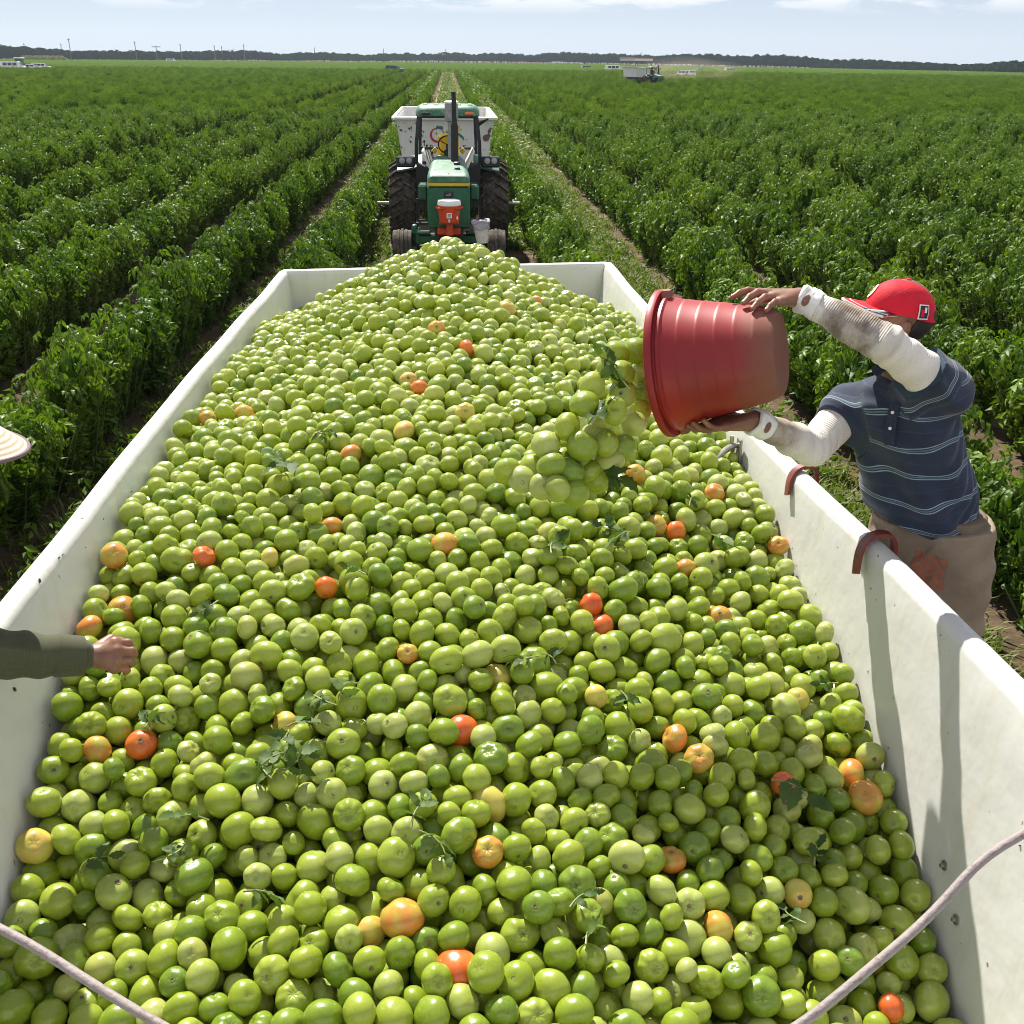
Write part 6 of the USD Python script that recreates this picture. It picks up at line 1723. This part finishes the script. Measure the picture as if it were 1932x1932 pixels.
# the cap
def cap_local(p): return HC + HR @ (np.asarray(p, float) * .93)
def dome():
    v, f = [], []
    na, nb = 36, 10
    for j in range(nb + 1):
        e = j / nb * math.pi / 2
        for i in range(na):
            a = 2 * math.pi * i / na
            seam = 1 - .012 * math.exp(-((math.remainder(a, math.pi / 3)) / .09) ** 2) * math.cos(e) ** .5
            r = V(.112, .092, .098) * seam
            z0 = .030 - .018 * (math.cos(a) < 0) * abs(math.cos(a))
            v.append(cap_local((-.010 + r[0] * math.cos(e) ** .85 * math.cos(a), r[1] * math.cos(e) ** .85 * math.sin(a), z0 * (1 - j / nb) + .030 * j / nb + r[2] * math.sin(e))))
    for j in range(nb):
        for i in range(na):
            q, w_ = j * na + i, j * na + (i + 1) % na
            f += [[q, w_, w_ + na], [q, w_ + na, q + na]]
    m = trimesh.Trimesh(np.array(v), f, process=False); m.fix_normals(); return m
cp = part('cap', dome(), 'cap_red', man, smooth=True)
part('cap_button', revolve(cap_local((-.01, 0, .127)), HU, [(0, .010), (.004, .008), (.006, .004)], 12), 'cap_red', cp)
def brim(th0, th1, off):
    v, f = [], []
    na, nr = 26, 8
    for i in range(na + 1):
        a = -1.22 + 2.44 * i / na
        for j in range(nr + 1):
            t = th0 + (th1 - th0) * j / nr
            x = -.010 + .110 * math.cos(a) + t * .078 * (max(math.cos(a * .9), 0) ** .7)
            y = .092 * math.sin(a) * (1 + .06 * t)
            z = .036 + .006 * t - 2.6 * y * y * (.4 + .6 * t) + off
            v.append(cap_local((x, y, z)))
    n = nr + 1
    for i in range(na):
        for j in range(nr):
            q = i * n + j
            f += [[q, q + n, q + n + 1], [q, q + n + 1, q + 1]]
    return np.array(v), f, na, nr
def slab(t0, t1, z0, z1):
    a, f, na, nr = brim(t0, t1, z1); b, _, _, _ = brim(t0, t1, z0)
    n = len(a); nn = nr + 1
    ff = list(f) + [[x[0] + n, x[2] + n, x[1] + n] for x in f]
    loop = [i * nn for i in range(na + 1)] + [na * nn + j for j in range(1, nr + 1)] + [i * nn + nr for i in range(na - 1, -1, -1)] + [j for j in range(nr - 1, 0, -1)]
    for k in range(len(loop)):
        p, q = loop[k], loop[(k + 1) % len(loop)]
        ff += [[p, q, q + n], [p, q + n, p + n]]
    m = trimesh.Trimesh(np.vstack([a, b]), ff, process=False); m.fix_normals(); return m
part('brim', slab(-.05, 1.0, 0, .0035), 'cap_red', cp, smooth=40)
part('brim_lining', slab(.0, .985, -.002, -.0005), 'brim_under', cp, smooth=40)
part('brim_edge', slab(.97, 1.02, -.0025, .0042), 'cloth_white', cp, smooth=40)
part('brim_piping', slab(.66, .70, .0033, .0046), 'cloth_white', cp, smooth=40)
def side_band(a0, a1, t0, t1, matn, lift, nm):
    v, f = [], []
    for i in range(9):
        a = a0 + (a1 - a0) * i / 8
        for t in (t0, t1):
            x = -.010 + .110 * math.cos(a) + t * .078 * (max(math.cos(a * .9), 0) ** .7); y = .092 * math.sin(a) * (1 + .06 * t)
            v.append(cap_local((x, y, .036 + .006 * t - 2.6 * y * y * (.4 + .6 * t) + lift)))
    for i in range(8):
        q = 2 * i; f += [[q, q + 1, q + 3], [q, q + 3, q + 2]]
    m = trimesh.Trimesh(np.array(v), f, process=False)
    if (m.face_normals @ HU).mean() < 0: m.invert()
    part(nm, m, matn, cp, smooth=True)
side_band(.72, 1.20, .05, .98, 'cap_navy', .0048, 'brim_panel'); side_band(.84, .90, .05, .97, 'cloth_white', .0058, 'brim_stripe'); side_band(.94, .97, .05, .97, 'cloth_white', .0058, 'brim_stripe')
# sewn patches: white bordered badge on the side and the white ring emblem in front
def patch(a, e, w_, h_, lift, matn, nm, ring_=False):
    base = V(-.010 + (.112 + lift) * math.cos(e) ** .85 * math.cos(a), (.092 + lift) * math.cos(e) ** .85 * math.sin(a), .030 + (.098 + lift) * math.sin(e))
    v, f = [], []
    if ring_:
        for k in range(24):
            q = 2 * math.pi * k / 24
            for rr in (w_, h_):
                ee, aa = e + rr / .10 * math.sin(q), a + rr / .10 * math.cos(q) / max(math.cos(e), .3)
                v.append(cap_local((-.010 + (.112 + lift) * math.cos(ee) ** .85 * math.cos(aa), (.092 + lift) * math.cos(ee) ** .85 * math.sin(aa), .030 + (.098 + lift) * math.sin(ee))))
        for k in range(24):
            p, q = 2 * k, 2 * ((k + 1) % 24); f += [[p, p + 1, q + 1], [p, q + 1, q]]
    else:
        for i in range(4):
            for j in range(4):
                ee, aa = e + (j / 3 - .5) * h_ / .10, a + (i / 3 - .5) * w_ / .10
                v.append(cap_local((-.010 + (.112 + lift) * math.cos(ee) ** .85 * math.cos(aa), (.092 + lift) * math.cos(ee) ** .85 * math.sin(aa), .030 + (.098 + lift) * math.sin(ee))))
        for i in range(3):
            for j in range(3):
                q = 4 * i + j; f += [[q, q + 4, q + 5], [q, q + 5, q + 1]]
    m = trimesh.Trimesh(np.array(v), f, process=False)
    if ((m.triangles_center - cap_local((0, 0, .03))) * m.face_normals).sum() < 0: m.invert()
    part(nm, m, matn, cp, smooth=True)
patch(1.95, .20, .034, .046, .0022, 'cloth_white', 'side_patch'); patch(1.95, .20, .027, .038, .0034, 'cap_navy', 'patch_field'); patch(1.90, .16, .010, .022, .0044, 'cap_red', 'patch_mark'); patch(1.99, .26, .007, .016, .0044, 'cloth_white', 'patch_mark')
patch(-.22, .52, .016, .026, .0022, 'cloth_white', 'front_emblem', True); patch(-.22, .52, .006, .012, .0022, 'tractor_yellow', 'emblem_mark', True)

# ---- the picker at the left: straw hat, olive sleeve, one hand in the tomatoes
LX, LL = V(0.90, .10, 0), V(-.1, 1, 0)
HC2 = V(-1.245, 2.53, 2.690)
F2 = V(.88, -.10, -.42); F2 /= np.linalg.norm(F2)
L2 = np.cross(V(0, 0, 1), F2); L2 /= np.linalg.norm(L2); U2 = np.cross(F2, L2); H2 = np.stack([F2, L2, U2], 1)
S2, E2, W2 = V(-1.46, 2.33, 2.50), V(-1.265, 2.245, 2.282), V(-.906, 2.424, 2.161)
S2b, E2b, W2b = V(-1.47, 2.72, 2.50), V(-1.50, 2.80, 2.24), V(-1.42, 2.74, 2.02)
N2, C2, B2, P2 = V(-1.40, 2.53, 2.55), V(-1.47, 2.53, 2.40), V(-1.52, 2.53, 2.20), V(-1.56, 2.53, 2.02)
W2c = W2
lt2 = V(0, 1, 0)
def torso2(g):
    return [('c', C2 + lt2 * .07, B2 + lt2 * .06, .10 + g, .10 + g), ('c', C2 - lt2 * .07, B2 - lt2 * .06, .10 + g, .10 + g), ('c', B2 + lt2 * .06, P2 + lt2 * .07, .10 + g, .105 + g), ('c', B2 - lt2 * .06, P2 - lt2 * .07, .10 + g, .105 + g), ('c', S2 + V(0, .05, -.02), S2b + V(0, -.05, -.02), .07 + g, .07 + g), ('c', N2, C2, .06 + g, .09 + g)]
legs2 = []
for s in (1, -1):
    h, k, a = P2 + lt2 * .085 * s, P2 + lt2 * .10 * s + V(-.02, 0, -.38), P2 + lt2 * .11 * s + V(-.03, 0, -.72)
    legs2 += [('c', h, k, .085, .058), ('c', k, a, .058, .042), ('c', a, a + V(.16, 0, -.03), .04, .034)]
hd2 = hand_prims(W2, [(-.856, 2.446, 2.187), (-.847, 2.427, 2.173), (-.847, 2.413, 2.154), (-.854, 2.407, 2.134)], [(-.845, 2.497, 2.136), (-.836, 2.489, 2.118), (-.837, 2.472, 2.103), (-.847, 2.461, 2.088)],
                 [(.024, -.012, .014), (.026, -.012, .014), (.024, -.012, .014), (.020, -.010, .012)], [(-.900, 2.455, 2.165), (-.879, 2.485, 2.172), (-.861, 2.506, 2.156), (-.854, 2.528, 2.131)], r=.0098)
pk = thing('person', 'picker in a straw hat and olive sleeve reaching in over the left wall', 'person')
part('body', body_mesh([(torso2(-.01) + legs2 + [('c', S2, E2, .05, .043), ('c', E2, W2, .043, .029), ('c', S2b, E2b, .05, .043), ('c', E2b, W2b, .043, .029), ('c', W2b, W2b + V(.05, -.02, -.08), .03, .022)] + [('c', N2, HC2 + H2 @ V(-.02, 0, -.06), .055, .052)], .04, .012),
                        (head_prims(HC2, H2, 1.0), .02, .006), (hd2 + [('c', W2 + (E2 - W2) * .25, W2, .034, .028)], .008, .0028)]), 'skin', pk, smooth=True)
jp = torso2(.012) + [('c', S2, E2, .080, .074), ('c', E2, W2 + (E2 - W2) * .10, .076, .047), ('c', S2b, E2b, .066, .056), ('c', E2b, W2b + (E2b - W2b) * .12, .056, .042)]
def jumper(P):
    s = (P - E2) @ ((W2 - E2) / np.linalg.norm(W2 - E2))
    d = blend(P, jp, .035) + .0030 * np.sin(s * 95 + P[..., 2] * 30) + .002 * np.sin(P[..., 0] * 60 + P[..., 2] * 80)
    d = cut(d, P, N2 + V(.03, 0, .01), V(.4, 0, 1))
    return cut(d, P, P2 + V(0, 0, -.02), V(0, 0, -1))
jm = sdf_mesh(jumper, pts_of(jp), .02, .0065, 3)
part('jumper', jm, 'olive_knit', pk, smooth=True, prim={'along': along(np.array(jm.vertices), [S2, E2, W2])})
d = (W2 - E2) / np.linalg.norm(W2 - E2)
cf = revolve(W2 + (E2 - W2) * .06, d, [(-.070, .048), (-.062, .0535), (-.03, .0515), (-.006, .0505), (.0, .048), (-.006, .041)], 36, cap=False)
cf.fix_normals()
sm = trimesh.graph.smooth_shade(cf, angle=math.radians(50), facet_minarea=None)
part('cuff', sm, 'olive_knit', pk, smooth=True, prim={'along': along(np.array(sm.vertices), [S2, E2, W2])})
tp2 = [('c', P2 + lt2 * .065, P2 + lt2 * .07 + V(0, 0, -.1), .113, .108), ('c', P2 - lt2 * .065, P2 - lt2 * .07 + V(0, 0, -.1), .113, .108)] + [(q[0], q[1], q[2], q[3] + .014, q[4] + .018) for k, q in enumerate(legs2) if k % 3 < 2]
part('trousers', sdf_mesh(lambda P: blend(P, tp2, .03), pts_of(tp2), .03, .014, 3), 'khaki_trousers', pk, smooth=True)
# woven straw hat
mat('straw', {'a': ('attribute', {'attribute': 'along'}), 's': ('math', {'math_type': 'multiply', 'value2': 62.0 * 6.28}), 'sn': ('math', {'math_type': 'sine'}), 'tc': ('texture_coordinate', {}), 'n': ('noise_texture', {'scale': 60.0, 'detail': 3}),
              'ad': ('math', {'math_type': 'multiply_add', 'value2': 0.36, 'value3': 0.5}), 'n1': ('math', {'math_type': 'multiply_add', 'value2': 0.5, 'value3': -0.25}), 'sum': ('math', {'math_type': 'add'}),
              'r': ('rgb_ramp', {'ramp': [(0.2, (0.44, 0.33, 0.23)), (0.6, (0.60, 0.51, 0.39)), (0.9, (0.66, 0.58, 0.47))]}), 'b': ('bump', {'strength': 0.5, 'distance': 0.003}), 'p': ('principled_bsdf', {'roughness': 0.75, 'specular_ior_level': 0.25})},
    [('a.fac', 's.value1'), ('s.value', 'sn.value1'), ('sn.value', 'ad.value1'), ('tc.object', 'n.vector'), ('n.fac', 'n1.value1'), ('ad.value', 'sum.value1'), ('n1.value', 'sum.value2'), ('sum.value', 'r.fac'), ('r.color', 'p.base_color'), ('sum.value', 'b.height'), ('b.normal', 'p.normal')])
plain('hat_band', (0.16, 0.10, 0.13), 0.8, vary=0.2)
HT = HC2 + U2 * .055
prof = [(-.045, .200), (-.030, .175), (-.008, .140), (.008, .115), (.020, .100), (.075, .092), (.105, .075), (.115, .045), (.118, 0.0)]
dense = np.array([np.interp(np.linspace(0, 8, 60), np.arange(9), [p[k] for p in prof]) for k in (0, 1)]).T
hax = V(.14, .10, .98)
hm = revolve(HT, hax, [tuple(q) for q in dense], 56, cap=False)
hm = cat([hm, trimesh.Trimesh(np.array(hm.vertices) - hax * .004, hm.faces[:, ::-1], process=False)])
arc = np.r_[0, np.cumsum(np.hypot(np.diff(dense[:, 0]), np.diff(dense[:, 1])))]
hv = np.array(hm.vertices)
ht = thing('straw_hat', 'woven straw sun hat with a purple edge worn by the picker at the left edge', 'hat')
part('hat', hm, 'straw', ht, smooth=True, prim={'along': np.tile(np.repeat(arc, 56), 2)})
ang = np.linspace(0, 2 * np.pi, 57)
_, a_, b_ = frame(hax)
part('edge_binding', tube([HT + hax / np.linalg.norm(hax) * -.047 + .201 * (math.cos(q) * a_ + math.sin(q) * b_) for q in ang], .0055, 8, False), 'hat_band', ht)

# ------------------------------------------------------------------ the hazy air over the field
mat('air', {'v': ('principled_volume', {'color': (0.72, 0.86, 1.0), 'density': 0.0001, 'anisotropy': 0.35})}, [], surface=None, volume='v.volume')
hz = usdkit.mesh(stage, W + '/haze', box((100, 850, 17.5), (2400, 2000, 47)), MAT['air'])
tags(hz.GetPrim(), 'thin pale haze over the field', 'haze', kind='stuff')

# dust raised behind the far tractor
mat('dust_air', {'v': ('principled_volume', {'color': (0.92, 0.78, 0.58), 'density': 0.004, 'anisotropy': 0.3})}, [], surface=None, volume='v.volume')
ds = []
for px, y, rx, ry, rz in ((1268, 168, 4.0, 6.0, 1.5), (1292, 186, 7.5, 9.0, 2.2), (1320, 200, 8.0, 9.0, 1.8)):
    q = px_at(px, 130, y)
    m = trimesh.creation.icosphere(3, 1.0)
    v = np.array(m.vertices) * (1 + 0.35 * (meshkit.fbm(np.array(m.vertices) * 1.6 + px) - 0.5))[:, None]
    ds.append(trimesh.Trimesh(v * V(rx, ry, rz) + V(q[0], y, float(land(q[0], y)) + 1.9), m.faces, process=False))
dt = thing('dust', 'faint tan dust cloud drifting right of the far tractor', 'dust', kind='stuff')
part('cloud', cat(ds), 'dust_air', dt, smooth=True, kind='stuff')
